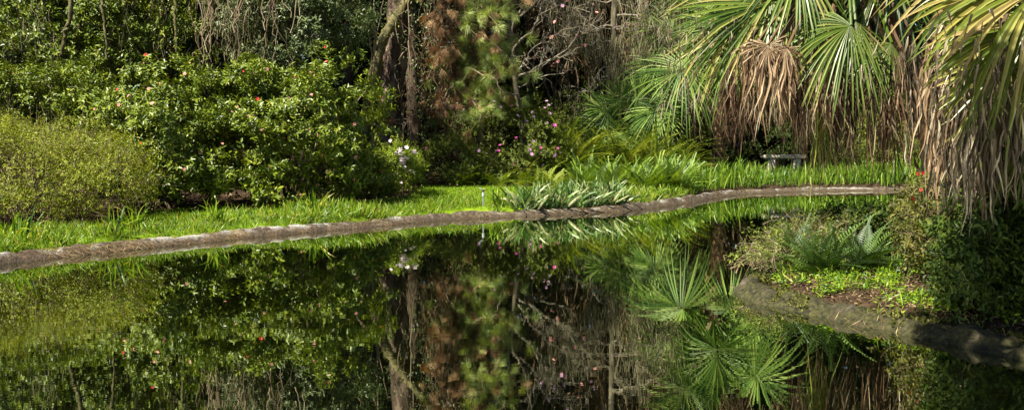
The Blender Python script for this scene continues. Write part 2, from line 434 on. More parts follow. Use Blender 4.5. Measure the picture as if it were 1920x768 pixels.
def lawn_mask(X, Y, d):
    px = CX + F * X / Y
    edge = np.interp(px, [-200, 0, 200, 300, 640, 760, 800, 1000, 1060, 1100, 1300], [19.3, 19.3, 19.8, 22.2, 24.0, 25.0, 29.5, 30.5, 29.5, 25.3, 25.0])
    return np.clip((edge - Y) * 2.2 + .5, 0, 1) * (px < 1320) * (Y > 10) * (d > .3)

xs = np.concatenate([np.arange(-80, -16, 2.0), np.arange(-16, 17, .2), np.arange(17, 82, 2.0)])
ys = np.concatenate([np.arange(-30, 0, 2.0), np.arange(0, 36, .2), np.arange(36, 140, 2.5)])
X, Y = np.meshgrid(xs, ys); Dm = sdist(X, Y); Z = ground_h(X, Y, Dm)
ny, nx = X.shape
i = np.arange(ny - 1)[:, None] * nx + np.arange(nx - 1)[None]
mb = MB(); lm = lawn_mask(X, np.maximum(Y, .1), Dm)
mb.add(np.stack([X, Y, Z], -1).reshape(-1, 3), np.stack([i, i+1, i+nx+1, i+nx], -1).reshape(-1, 4), lm.ravel())

def ground_material():
    m = bpy.data.materials.new('ground'); m.use_nodes = True
    N = m.node_tree.nodes; L = m.node_tree.links; p = N['Principled BSDF']
    p.inputs['Roughness'].default_value = .95; p.inputs['Specular IOR Level'].default_value = .1
    tc = N.new('ShaderNodeTexCoord')
    def nz(s, d=6):
        n = N.new('ShaderNodeTexNoise'); n.inputs['Scale'].default_value = s; n.inputs['Detail'].default_value = d; L.new(tc.outputs['Object'], n.inputs['Vector']); return n
    n1 = nz(9); n2 = nz(1.6)
    r1 = N.new('ShaderNodeValToRGB'); e = r1.color_ramp.elements; e[0].position = .35; e[0].color = (.014,.009,.005,1); e[1].position = .7; e[1].color = (.055,.035,.02,1)
    r2 = N.new('ShaderNodeValToRGB'); e = r2.color_ramp.elements; e[0].position = .3; e[0].color = (.05,.1,.004,1); e[1].position = .7; e[1].color = (.14,.21,.008,1)
    L.new(n1.outputs['Fac'], r1.inputs[0]); L.new(n2.outputs['Fac'], r2.inputs[0])
    at = N.new('ShaderNodeAttribute'); at.attribute_name = 'rnd'
    mx = N.new('ShaderNodeMix'); mx.data_type = 'RGBA'
    L.new(at.outputs['Fac'], mx.inputs[0]); L.new(r1.outputs[0], mx.inputs[6]); L.new(r2.outputs[0], mx.inputs[7]); L.new(mx.outputs[2], p.inputs['Base Color'])
    bp = N.new('ShaderNodeBump'); bp.inputs['Strength'].default_value = .6; bp.inputs['Distance'].default_value = .04
    L.new(n1.outputs['Fac'], bp.inputs['Height']); L.new(bp.outputs[0], p.inputs['Normal'])
    return m
tag(mb.build('ground', ground_material(), smooth=True), kind='structure', label='brown soil and green lawn around the pond')

def water_material():
    m = bpy.data.materials.new('pond_water'); m.use_nodes = True
    N = m.node_tree.nodes; L = m.node_tree.links; N.clear()
    out = N.new('ShaderNodeOutputMaterial')
    gl = N.new('ShaderNodeBsdfGlossy'); gl.inputs['Roughness'].default_value = 0.0; gl.inputs['Color'].default_value = (.9,.94,.82,1)
    df = N.new('ShaderNodeBsdfDiffuse'); df.inputs['Color'].default_value = (.0012,.0016,.0006,1)
    fr = N.new('ShaderNodeFresnel'); fr.inputs['IOR'].default_value = 2.6
    ms = N.new('ShaderNodeMixShader')
    fm = N.new('ShaderNodeMath'); fm.operation = 'MULTIPLY_ADD'; fm.use_clamp = True; fm.inputs[1].default_value = .8; fm.inputs[2].default_value = .37; L.new(fr.outputs[0], fm.inputs[0]); L.new(fm.outputs[0], ms.inputs[0]); L.new(df.outputs[0], ms.inputs[1]); L.new(gl.outputs[0], ms.inputs[2]); L.new(ms.outputs[0], out.inputs['Surface'])
    tc = N.new('ShaderNodeTexCoord'); mp = N.new('ShaderNodeMapping'); mp.inputs['Scale'].default_value = (.7, 2.2, 1)
    L.new(tc.outputs['Object'], mp.inputs['Vector'])
    n1 = N.new('ShaderNodeTexNoise'); n1.inputs['Scale'].default_value = 3.2; n1.inputs['Detail'].default_value = 3
    L.new(mp.outputs[0], n1.inputs['Vector'])
    n2 = N.new('ShaderNodeTexNoise'); n2.inputs['Scale'].default_value = .35; L.new(tc.outputs['Object'], n2.inputs['Vector'])
    rp = N.new('ShaderNodeMapRange'); rp.inputs[1].default_value = .4; rp.inputs[2].default_value = .65; rp.inputs[3].default_value = .25; rp.inputs[4].default_value = 1
    L.new(n2.outputs['Fac'], rp.inputs[0])
    mm = N.new('ShaderNodeMath'); mm.operation = 'MULTIPLY'; L.new(n1.outputs['Fac'], mm.inputs[0]); L.new(rp.outputs[0], mm.inputs[1])
    bp = N.new('ShaderNodeBump'); bp.inputs['Strength'].default_value = .036; bp.inputs['Distance'].default_value = .01
    L.new(mm.outputs[0], bp.inputs['Height'])
    for nd in (gl, df, fr): L.new(bp.outputs[0], nd.inputs['Normal'])
    return m
mb = MB(); mb.add([[-16, .3, 0], [16, .3, 0], [17, 36, 0], [-16, 36, 0]], [[0, 1, 2, 3]])
tag(mb.build('water', water_material()), kind='structure', label='still dark pond water mirroring the garden')

# ---- concrete edging
def kerb_material(name, moss):
    m = bpy.data.materials.new(name); m.use_nodes = True
    N = m.node_tree.nodes; L = m.node_tree.links; p = N['Principled BSDF']
    p.inputs['Roughness'].default_value = .85; p.inputs['Specular IOR Level'].default_value = .25
    tc = N.new('ShaderNodeTexCoord')
    def nz(s, d=8, r=.65, mp=None):
        n = N.new('ShaderNodeTexNoise'); n.inputs['Scale'].default_value = s; n.inputs['Detail'].default_value = d; n.inputs['Roughness'].default_value = r
        L.new(tc.outputs['Object'], n.inputs['Vector']); return n
    def rmp(n, stops):
        r = N.new('ShaderNodeValToRGB'); e = r.color_ramp.elements
        while len(e) < len(stops): e.new(.5)
        for k, (po, c) in enumerate(stops): e[k].position = po; e[k].color = (*c, 1)
        L.new(n, r.inputs[0]); return r
    def mix(f, a, b):
        x = N.new('ShaderNodeMix'); x.data_type = 'RGBA'; L.new(f, x.inputs[0]); L.new(a, x.inputs[6]); L.new(b, x.inputs[7]); return x.outputs[2]
    base = rmp(nz(16).outputs['Fac'], ([(.33, (.012,.01,.007)), (.5, (.04,.034,.022)), (.7, (.12,.1,.075))] if moss else [(.33, (.016,.012,.008)), (.5, (.06,.046,.03)), (.7, (.17,.138,.1))]))
    rust = rmp(nz(28).outputs['Fac'], ([(.35, (.014,.011,.006)), (.7, (.05,.036,.02))] if moss else [(.35, (.035,.018,.01)), (.7, (.1,.058,.032))]))
    lich = rmp(nz(40).outputs['Fac'], ([(.4, (.03,.03,.028)), (.7, (.2,.2,.18))] if moss else [(.38, (.1,.1,.092)), (.6, (.42,.41,.38))]))
    mos = rmp(nz(22).outputs['Fac'], [(.38, (.008,.009,.004)), (.68, (.065,.06,.018))])
    f1 = rmp(nz(2.3, 5).outputs['Fac'], [(.5, (0,0,0)), (.66, (.8,.8,.8))]).outputs[0]
    f2 = rmp(nz(1.5, 9, .7).outputs['Fac'], [(.5, (0,0,0)), (.56, (1,1,1))]).outputs[0]
    c = mix(f1, base.outputs[0], rust.outputs[0])
    # lichen is on the crown of the kerb, rust and mud along the waterline
    at = N.new('ShaderNodeAttribute'); at.attribute_name = 'rnd'
    cr = N.new('ShaderNodeMapRange'); cr.inputs[1].default_value = .3; cr.inputs[2].default_value = .7; L.new(at.outputs['Fac'], cr.inputs[0])
    mu = N.new('ShaderNodeMath'); mu.operation = 'MULTIPLY'; L.new(f2, mu.inputs[0]); L.new(cr.outputs[0], mu.inputs[1])
    c = mix(mu.outputs[0], c, lich.outputs[0])
    wet = N.new('ShaderNodeMapRange'); wet.inputs[1].default_value = .05; wet.inputs[2].default_value = .4; wet.inputs[3].default_value = 1; wet.inputs[4].default_value = 0; L.new(at.outputs['Fac'], wet.inputs[0])
    mud = rmp(nz(30).outputs['Fac'], [(.35, (.022,.016,.01)), (.7, (.085,.058,.036))])
    c = mix(wet.outputs[0], c, mud.outputs[0])
    if moss:
        f3 = rmp(nz(3, 6).outputs['Fac'], [(.34, (0,0,0)), (.44, (1,1,1))]).outputs[0]
        c = mix(f3, c, mos.outputs[0])
    L.new(c, p.inputs['Base Color'])
    bp = N.new('ShaderNodeBump'); bp.inputs['Strength'].default_value = 1; bp.inputs['Distance'].default_value = .04
    L.new(nz(25).outputs['Fac'], bp.inputs['Height']); L.new(bp.outputs[0], p.inputs['Normal'])
    return m

def resample(P, step):
    s = np.concatenate([[0], np.cumsum(np.linalg.norm(np.diff(P, axis=0), axis=1))]); n = int(s[-1] / step)
    t = np.linspace(0, s[-1], n); return np.stack([np.interp(t, s, P[:, 0]), np.interp(t, s, P[:, 1])], -1)

def kerb(name, label, P, sc, mat, seed, hmul=None, rough=1.0):
    Q = resample(P, .06); tan = norm(np.gradient(Q, axis=0)); nrm = np.stack([-tan[:, 1], tan[:, 0]], -1)
    t = Q + nrm * .3
    if sdist(t[:1, 0], t[:1, 1])[0] < 0: nrm *= -1
    prof = np.array([(-.16, -.5), (-.1, -.12), (-.03, -.02), (.03, .035), (.09, .075), (.15, .115), (.205, .152), (.235, .166), (.33, .17), (.44, .162), (.52, -.1)])
    n, k = len(Q), len(prof)
    q = np.stack([Q[:, 0], Q[:, 1], np.zeros(n)], -1)
    hh = 1 + .14 * smooth_noise(q, seed, 1.0) + .09 * smooth_noise(q, seed + 1, 5)
    sl_ = np.arange(n) * .06; g = np.cumsum(rg(seed + 9).uniform(.5, 1.5, 200)); dist = np.abs(sl_[:, None] - g[None]).min(1)
    dep = rg(seed + 10).uniform(.1, .5, 200)[np.abs(sl_[:, None] - g[None]).argmin(1)]
    hh = hh * (1 - dep * np.exp(-(dist / .06) ** 2)); off = np.interp(sl_, g, rg(seed + 11).normal(0, .07, 200)); hh = hh + off
    if hmul is not None: hh = hh * hmul(Q)
    ww = 1 + .08 * smooth_noise(q, seed + 2, 1.4)
    V = np.zeros((n, k, 3))
    V[:, :, :2] = Q[:, None] + nrm[:, None] * (prof[None, :, 0, None] * sc * ww[:, None, None])
    V[:, :, 2] = np.where(prof[None, :, 1] > 0, prof[None, :, 1] * hh[:, None], prof[None, :, 1]) * sc
    wob = smooth_noise(q, seed + 30, 1.8) * .022 + smooth_noise(q, seed + 31, 5) * .012
    V[:, :, :2] += (nrm * (wob * rough)[:, None])[:, None]
    fl = V.reshape(-1, 3); b = (smooth_noise(fl, seed + 5, 12) * .011 + smooth_noise(fl, seed + 6, 38) * .006) * rough
    V[:, :, 2] += b.reshape(n, k); V[:, :, :2] += nrm[:, None] * (smooth_noise(fl, seed + 7, 22) * .005).reshape(n, k)[..., None]
    rnd = np.tile(np.linspace(-.25, 1.1, k), n)
    i = np.arange(n - 1)[:, None] * k + np.arange(k - 1)[None]
    mb = MB(); mb.add(V.reshape(-1, 3), np.stack([i, i+1, i+k+1, i+k], -1).reshape(-1, 4), rnd)
    c = V[0, 5]
    o = mb.build(name, mat, smooth=True)
    tag(o, label, 'kerb')
    return Q, nrm
wide = lambda Q: np.interp(CX + F * Q[:, 0] / Q[:, 1], [0, 1150, 1200, 1330, 1400, 2000], [1, .95, 1.15, 1.15, .8, .75])
kQ, kN = kerb('pond_kerb', 'low weathered concrete kerb curving along the far grassy bank', np.vstack([far_c, cove[:8]]), .66, kerb_material('stained_concrete', False), 11, wide)
pQ, pN = kerb('pond_kerb', 'mossy dark concrete kerb around the near right bank', np.vstack([pen_c]), .62, kerb_material('mossy_concrete', True), 23, rough=3.0)

# pine straw lying over the kerb
rs = rg(5); mb = MB(); n = 5200
for (Q, Nn, cnt, sc, lo, hi) in ((kQ, kN, 2100, .66, -1, 1500), (pQ, pN, 500, .62, 1380, 2000)):
    px = CX + F * Q[:, 0] / Q[:, 1]; ok = np.where((px > lo - 60) & (px < hi))[0]
    wgt = np.where(px[ok] < 500, 3.0, 1.0) * np.clip(.6 + smooth_noise(np.column_stack([Q[ok], np.zeros(len(ok))]), 17, 2.5), .03, 3); wgt /= wgt.sum()
    ii = rs.choice(ok, cnt, p=wgt); u = rs.uniform(.03, .46, cnt)
    z = np.interp(u, [.03, .09, .15, .205, .235, .44], [.035, .075, .115, .152, .168, .165]) * sc + .014
    pos = np.column_stack([Q[ii] + Nn[ii] * (u * sc)[:, None], z])
    tanv = np.column_stack([-Nn[ii][:, 1], Nn[ii][:, 0], np.zeros(cnt)])
    sl = np.where(tanv[:, 0] > 0, 1, -1)[:, None]
    d = tanv * sl * rs.normal(.7, .8, cnt)[:, None] - np.column_stack([Nn[ii], np.full(cnt, .55)]) * rs.normal(.75, .3, cnt)[:, None]
    scatter(mb, *t_diamond(.018, 0), pos, norm(d), np.column_stack([-Nn[ii] * .5, np.ones(cnt)]), rs.uniform(.07, .2, cnt), rs.uniform(0, 1, cnt))
mb2 = MB(); moss_big = lambda Q: Q is pQ
for (Q, Nn, cnt, sc, lo, hi, dens) in ((kQ, kN, 5000, .66, -60, 1740, .7), (pQ, pN, 26000, .62, 1370, 2000, -.25)):
    px = CX + F * Q[:, 0] / Q[:, 1]; ok = np.where((px > lo - 60) & (px < hi))[0]
    ii = rs.choice(ok, cnt); u = rs.uniform(.06, .5, cnt)
    z = np.interp(u, [.03, .09, .15, .205, .235, .44, .5], [.035, .075, .115, .152, .168, .165, .14]) * sc + .004
    pos = np.column_stack([Q[ii] + Nn[ii] * (u * sc)[:, None], z]); kk = smooth_noise(pos, 19, 4) > dens; pos = pos[kk]; m = len(pos)
    scatter(mb2, *DIA, pos, norm(rs.normal(0, .7, (m, 3)) + [0, 0, .8]), norm(rs.normal(0, 1, (m, 3))), rs.uniform(.012, .035, m) * (1.5 if moss_big(Q) else 1), rs.uniform(0, 1, m))
tag(mb2.build('kerb_moss', ramp_mat('moss_leaf', [(.02,.022,.006), (.05,.06,.012), (.09,.1,.02), (.13,.12,.04)], .9, .1, .1)), 'moss and tiny weeds growing on the kerbs', 'moss', kind='stuff')
tag(mb.build('pine_straw', M['straw']), 'fallen reddish pine needles scattered along the kerbs', 'pine straw', kind='stuff')

# ------------------------------------------------------------------ grass, lawn, lilies
def blades(mb, rs, pos, L, lean=.35, wsc=1.0, rlo=0, rhi=1, mi=0):
    n = len(pos); pick = rs.integers(0, len(BLADES), n)
    d = norm(rs.normal(0, lean, (n, 3)) * [1, 1, 0] + [0, 0, 1]); az = rs.uniform(0, 6.28, n)
    nn = -np.stack([np.cos(az), np.sin(az), np.zeros(n)], -1)
    r = rs.uniform(rlo, rhi, n)
    for k, (tv, tf) in enumerate(BLADES):
        m = pick == k
        s = np.stack([L[m] * wsc, L[m], L[m]], -1)
        scatter(mb, tv, tf, pos[m], d[m], nn[m], s, r[m], mi)

def region(rs, n, pxlo, pxhi, dlo, dhi, ylo=10, yhi=34):
    """random ground points by distance from shore, on the far bank"""
    out = []
    while sum(len(o) for o in out) < n:
        x = rs.uniform(-13, 13, 60000); y = rs.uniform(ylo, yhi, 60000); d = sdist(x, y); px = CX + F * x / y
        far_side = y > np.interp(px, [c[0] for c in FAR], [G(*c)[1] for c in FAR]) - .2
        k = (d > dlo) & (d < dhi) & (px > pxlo) & (px < pxhi) & far_side
        out.append(np.stack([x[k], y[k], ground_h(x[k], y[k], d[k]), d[k]], -1))
    return np.concatenate(out)[:n]

rs = rg(77); mb = MB()
ctr = region(rs, 1500, -60, 1300, .3, 1.9)
ctr = ctr[~((CX + F * ctr[:, 0] / ctr[:, 1] > 960) & (CX + F * ctr[:, 0] / ctr[:, 1] < 1170) & (ctr[:, 3] < 1.0))]
thin = rs.uniform(0, 1, len(ctr)) < np.interp(ctr[:, 3], [.4, 1.1, 1.9], [1, .8, .25]) * (.75 + .25 * smooth_noise(ctr[:, :3], 91, 1.5)); ctr = ctr[thin]
m = rs.integers(10, 24, len(ctr)); P = np.repeat(ctr, m, 0)
P = P[:, :3] + rs.normal(0, 1, (len(P), 3)) * [.07, .07, 0]
hs = np.repeat(np.clip(.9 + .35 * smooth_noise(ctr[:, :3], 92, .9) + rs.uniform(-.2, .2, len(ctr)), .45, 1.5), m)
blades(mb, rs, P, hs * rs.uniform(.14, .30, len(P)), .6, 1.0, 0, .95)
tag(mb.build('lily_border', M['grass']), 'bright green strap-leaved ground cover along the far kerb', 'ground cover', kind='stuff')

rs = rg(78); mb = MB()
pts = region(rs, 90000, -60, 1320, .45, 14, 12, 31.5); lmk = lawn_mask(pts[:, 0], pts[:, 1], pts[:, 3])
pts = pts[lmk > rs.uniform(0, 1, len(pts))]; n = len(pts)
scatter(mb, *t_diamond(.13, .03), pts[:, :3], norm(rs.normal(0, .45, (n, 3)) * [1, 1, 0] + [0, 0, 1]), norm(rs.normal(0, 1, (n, 3)) * [1, 1, .1]), rs.uniform(.03, .065, n), rs.uniform(0, 1, n))
tag(mb.build('lawn_grass', M['lawn']), 'short sunlit lawn grass behind the lily border', 'grass', kind='stuff')

rs = rg(79); mb = MB(); pts = region(rs, 2600, -60, 1320, .35, 5, 12, 31); n = len(pts)
scatter(mb, *t_leaf(.16), pts[:, :3] + [0, 0, .05] + rs.uniform(0, .06, (n, 1)) * [0, 0, 1], norm(rs.normal(0, 1, (n, 3)) * [1, 1, .5]), norm(rs.normal(0, .5, (n, 3)) + [0, -.2, 1]), rs.uniform(.02, .06, n), rs.uniform(.2, .8, n))
tag(mb.build('fallen_leaves', M['litter']), 'dry leaves fallen in the far bank grass', 'leaf litter', kind='stuff')
def bank(px, dd):
    """point on the far bank, dd metres back from the shore, in the direction of px"""
    Y = np.arange(13, 36, .03); k = (px - CX) / F; d = sdist(Y * k, Y)
    j = np.where(d < 0)[0]; j = j[-1] if len(j) else 0
    i = j + np.argmax(d[j:] >= dd); return np.array([Y[i] * k, Y[i], gh(Y[i] * k, Y[i])])
# taller single clumps in the border
def clump_mesh(name, mat, seed, n, L, lean, wsc, spread=.08):
    rs = rg(seed); mb = MB(); P = rs.normal(0, 1, (n, 3)) * [spread, spread, 0]
    blades(mb, rs, P, L * rs.uniform(.6, 1.1, n), lean, wsc)
    o = mb.build(name, M[mat]); me = o.data; bpy.data.objects.remove(o); return me
tall = [clump_mesh('lily_clump', 'grass', 90 + k, 26, .5, .4, 1.1) for k in range(3)]
TL = [((205, 432), 'tall arching lily clump in front of the yellow-green shrub, left of its pair'), ((250, 424), 'tall arching lily clump between the yellow-green shrub and the camellia'),
      ((28, 452), 'lily clump at the far left end of the far kerb'), ((935, 396), 'dark upright lily clump beside the garden sprinkler'), ((400, 425), 'lily clump in front of the large camellia shade'), ((590, 412), 'lily clump below the right half of the large camellia')]
for k, ((px, py), lb) in enumerate(TL):
    p = bank(px, .6 + .25 * (k % 3)); o = bpy.data.objects.new('lily_clump', tall[k % 3]); col.objects.link(o)
    o.location = (p[0], p[1], gh(p[0], p[1])); o.rotation_euler.z = k * 1.3; tag(o, lb, 'plant', 'taller lily clumps in the border')

# iris bed: clumps are individuals
ir = [clump_mesh('iris_clump', 'iris', 120 + k, 24, .62, .2, .9, .14) for k in range(5)]
rs = rg(12); c = region(rs, 1400, 1295, 1745, .45, 2.2, 28, 37); sel = []
for q in c:
    if all((q[0]-s[0])**2 + (q[1]-s[1])**2 > .27**2 for s in sel): sel.append(q)
sel = sel[:130]
for k, q in enumerate(sel):
    o = bpy.data.objects.new('iris_clump', ir[k % 5]); col.objects.link(o); o.location = (q[0], q[1], q[2] - .01)
    o.rotation_euler.z = rs.uniform(0, 6.28); s = rs.uniform(.7, 1.1) * (1 if rs.uniform() < .8 else 1.25); pxi = CX + F * q[0] / q[1]; s *= .78 if 1415 < pxi < 1525 else 1; o.scale = (s, s, s)
    tag(o, 'upright bright green iris clump standing behind the far right kerb', 'plant', 'iris clumps along the far right bank')

# strappy striped lilies spilling over the kerb
sl = [clump_mesh('striped_lily', 'lily', 150 + k, 36, .62, .85, 1.35, .09) for k in range(4)]
rs = rg(31)
SL = [(975,394),(992,390),(1008,386),(1025,390),(1040,384),(1058,391),(1075,384),(1092,389),(1110,386),(1125,390),(1142,386),(1157,382),(1048,376),(1080,374),(1105,374),(1130,374),(1000,378),(1020,376)]
for k, (px, py) in enumerate(SL):
    p = bank(px, .42 if py > 380 else .8); o = bpy.data.objects.new('striped_lily', sl[k % 4]); col.objects.link(o)
    s = rs.uniform(.85, 1.15); o.location = p; o.rotation_euler.z = rs.uniform(0, 6.28); o.scale = (s, s, s)
    tag(o, 'pale striped arching lily clump spilling over the middle of the far kerb', 'plant', 'striped lilies on the far kerb')

# ------------------------------------------------------------------ shrubs on the far bank
PK = ('pink', 'pink', 'pink', 'red')
shrub('spreading_shrub', 'wide yellow-green fine-leaved shrub at the left end of the bank', [(40,335,20,150,88,1.3), (185,335,20.3,95,72,1.1), (-80,310,20,120,110,1.3), (90,290,20.8,120,50,1.0)],
      'yellow', 201, 620, 20, .15, 7, .13, .036, DIA, nst=60, rst=.012, ntw=700, twm='vine', tw=.7, twr=.004, inner=.4, flat=.7, lump=.22)
shrub('camellia', 'dark glossy camellia between the yellow-green shrub and the largest camellia', [(300,235,22.8,98,125,1.3), (225,215,23.4,75,70,1.0), (350,325,22.4,95,64,1.1), (250,320,22.2,80,70,1.0)],
      'camellia', 202, 185, 18, .13, 7, .13, .095, group='camellias with pink flowers', fl=44, fsize=.031, fkeys=PK, nst=16, rst=.03, ntw=90, lump=.3, inner=.6, flat=.5)
shrub('camellia', 'largest camellia, glossy leaves dotted with pink flowers, beside the pine trunk', [(455,200,23.8,75,82,1.2), (590,255,23.8,118,108,1.5), (470,300,23.2,110,82,1.3), (655,310,24.2,66,72,1.0), (530,190,24.4,70,62,1.0)],
      'camellia', 203, 330, 18, .135, 7, .13, .095, group='camellias with pink flowers', fl=62, fsize=.031, fkeys=PK, nst=20, rst=.035, ntw=150, lump=.3, inner=.6, flat=.5)
shrub('camellia', 'smaller camellia with few flowers behind the yellow-green shrub', [(60,215,23.4,120,75,1.1), (-60,200,23,90,100,1.2), (130,180,24.2,80,60,1.0)],
      'camellia', 204, 150, 15, .13, 7, .12, .085, group='camellias with pink flowers', fl=16, fsize=.03, fkeys=PK, nst=14, rst=.03, ntw=90, lump=.2, twm='twig')
wa = shrub('azalea', 'low yellow-green azalea with pale flowers between the camellia and lawn', [(725,330,26,58,48,.6), (690,350,25.6,42,34,.5), (752,305,26.4,34,34,.5)],
      'azyel', 205, 260, 8, .08, 7, .09, .05, group='flowering azaleas', fl=12, fsize=.055, fkeys=('white',), nst=22, rst=.012, ntw=60, floor=.22, inner=.4)
rs = rg(88)
for (px, py, m_) in ((757,300,5), (752,308,4), (777,283,3), (740,330,3), (776,323,2), (750,288,2)):
    for k in range(m_):
        o = bpy.data.objects.new('flower', FLOWER_ME['white']); col.objects.link(o); o.parent = wa[0]
        o.location = W(px + rs.normal(0, 3.5), py + rs.normal(0, 3.5), 25.35) - np.array(wa[0].location); o.rotation_euler = (R(70) + rs.normal(0, .3), 0, rs.normal(0, .4)); o.scale = (.062,) * 3
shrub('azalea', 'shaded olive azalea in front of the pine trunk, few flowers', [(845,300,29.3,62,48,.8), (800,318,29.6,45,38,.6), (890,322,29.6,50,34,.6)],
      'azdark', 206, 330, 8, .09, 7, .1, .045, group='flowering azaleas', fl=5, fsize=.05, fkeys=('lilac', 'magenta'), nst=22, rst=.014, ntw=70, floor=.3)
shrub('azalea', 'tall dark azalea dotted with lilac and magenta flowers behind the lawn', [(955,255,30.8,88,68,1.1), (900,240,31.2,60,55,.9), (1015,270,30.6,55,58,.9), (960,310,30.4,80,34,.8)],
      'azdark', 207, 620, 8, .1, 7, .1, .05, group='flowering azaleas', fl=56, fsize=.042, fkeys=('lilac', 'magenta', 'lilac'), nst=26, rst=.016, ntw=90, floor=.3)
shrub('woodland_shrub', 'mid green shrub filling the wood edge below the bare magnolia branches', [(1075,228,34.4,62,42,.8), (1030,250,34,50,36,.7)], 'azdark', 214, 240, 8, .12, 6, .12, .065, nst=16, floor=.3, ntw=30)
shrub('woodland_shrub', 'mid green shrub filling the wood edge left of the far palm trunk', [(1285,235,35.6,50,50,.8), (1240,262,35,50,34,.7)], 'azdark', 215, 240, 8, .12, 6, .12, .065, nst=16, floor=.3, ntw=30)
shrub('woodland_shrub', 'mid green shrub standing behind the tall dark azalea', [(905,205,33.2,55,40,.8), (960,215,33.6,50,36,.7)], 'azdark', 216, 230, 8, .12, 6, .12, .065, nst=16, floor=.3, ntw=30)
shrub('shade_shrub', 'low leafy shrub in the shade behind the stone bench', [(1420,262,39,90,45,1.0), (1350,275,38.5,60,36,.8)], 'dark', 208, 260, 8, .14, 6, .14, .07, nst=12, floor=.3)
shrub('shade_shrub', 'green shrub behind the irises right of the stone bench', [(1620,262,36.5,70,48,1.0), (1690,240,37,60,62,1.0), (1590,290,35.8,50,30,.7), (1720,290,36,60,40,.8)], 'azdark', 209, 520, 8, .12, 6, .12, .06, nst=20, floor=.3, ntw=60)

# ------------------------------------------------------------------ trees of the wood
def tree(name, label, basepx, D, r0, top, lobes, mat, seed, nclump, per, sig, nl, slen, ll, bark='bark_dark', tmpl=LEAF, group=None, lean=0, limbs=9, inner=.5, lump=.22, flat=.6, ntw=0, bark2=None, droop=.1, floor=.8):
    rs = rg(seed); x0 = (basepx - CX) / F * D; z0 = gh(x0, D) - .1
    root = thing(name, (x0, D, z0), label, 'tree', group)
    topx = x0 + lean
    path = wander((x0, D, z0), (topx, D + rs.uniform(-.3, .3), top), 14, .18 + r0 * .5, rs)
    mb = MB(); rad = np.linspace(r0, r0 * .4, 14) ; rad[0] *= 1.5; rad[1] *= 1.15
    tube(mb, path, rad, 12, .5, rough=.08, rs=rs)
    lb = [(np.array([x0 + c[0], D + c[1], c[2]]), np.array(r)) for c, r in lobes]
    P, Dd = shoots(rs, lb, nclump, per, sig, seed, inner, lump, flat, floor)
    for k in range(limbs):
        q = P[rs.integers(0, len(P))]; i = rs.integers(6, 13)
        tube(mb, wander(path[i], q, 8, .25, rs, -.15), np.linspace(rad[i] * .5, .02, 8), 6, .5)
    local(mb, root).build('trunk', M[bark], root, smooth=True)
    mb = MB(); leafy(mb, rs, P, Dd, nl, slen, ll, tmpl, droop=droop)
    local(mb, root).build('crown', M[mat], root)
    if ntw:
        mb = MB(); twigs(mb, rs, P, Dd, ntw, .7, .008); local(mb, root).build('twigs', M['twig'], root)
    return root, P, Dd
WG = 'wood behind the shrubs'
# (centre offset from base x/y, absolute z) , radii
tree('evergreen_tree', 'leafy evergreen tree rising behind the left camellias', 110, 27.5, .13, 7, [((-.4, -.8, 4.0), (1.9, 1.2, 1.3)), ((1.3, -.5, 4.3), (1.3, 1.2, 1.2)), ((-.3, 1.2, 6.4), (2.6, 1.3, 1.3)), ((0, -.8, 2.9), (1.9, 1.0, .8))], 'camellia', 301, 300, 16, .16, 7, .15, .1, group=WG, ntw=60)
tree('evergreen_tree', 'evergreen tree with a dense crown above the middle camellia', 330, 28.5, .14, 7.5, [((-.2, -1.2, 4.2), (1.3, 1.2, 1.1)), ((-.9, .9, 6.4), (2.0, 1.2, 1.3)), ((1.3, .6, 5.9), (1.5, 1.2, 1.2)), ((.2, -1, 3.3), (1.3, 1.0, .8))], 'camellia', 302, 230, 15, .16, 7, .15, .1, group=WG, ntw=60)
tree('broadleaf_tree', 'grey-green tree draped in vines above the largest camellia', 570, 27.6, .15, 7, [((.1, -.6, 3.7), (1.3, 1.1, 1.3)), ((-.7, -.6, 4.6), (1.0, 1.0, 1.1)), ((.8, -.4, 4.7), (.85, 1.0, 1.4)), ((-1.2, .3, 6.2), (1.4, .9, .9))], 'dull', 303, 330, 14, .14, 7, .14, .085, group=WG, ntw=160)
# dark crowns further back, each its own tree
rs0 = rg(9)
BK = [(-60, 36, 'dull'), (150, 38, 'dark'), (420, 36, 'dark'), (640, 39, 'dark'), (760, 42, 'dark'), (900, 39, 'dark'), (1040, 41, 'dull'), (1180, 39, 'dark'), (1330, 43, 'dark'), (1500, 41, 'dark'), (1640, 43, 'dark'), (1800, 40, 'dark'), (1960, 38, 'dark')]
where = ['above the spreading shrub at the far left', 'far behind the left camellias', 'far behind the gap between the camellias', 'far behind the largest camellia', 'far behind the pine trunk', 'far behind the azaleas', 'far behind the bare magnolia', 'far behind the moss-hung tree', 'far behind the far palm', 'far behind the stone bench', 'far behind the leaning palm crown', 'far behind the right palm trunk', 'at the far right edge']
for k, ((px, D, mt), wh) in enumerate(zip(BK, where)):
    s = rs0.uniform(.9, 1.15)
    tree('woodland_tree', 'dark woodland tree standing ' + wh, px, D, .18, 9, [((0, 0, 3.0 * s), (2.2, 1.5, 1.9)), ((-.7, .5, 6 * s), (2.6, 2, 2.2)), ((.9, 0, 8.2 * s), (3.0, 2.6, 1.8))], mt, 320 + k, 330, 7, .3, 6, .25, .16, group=WG, limbs=6, floor=.9)

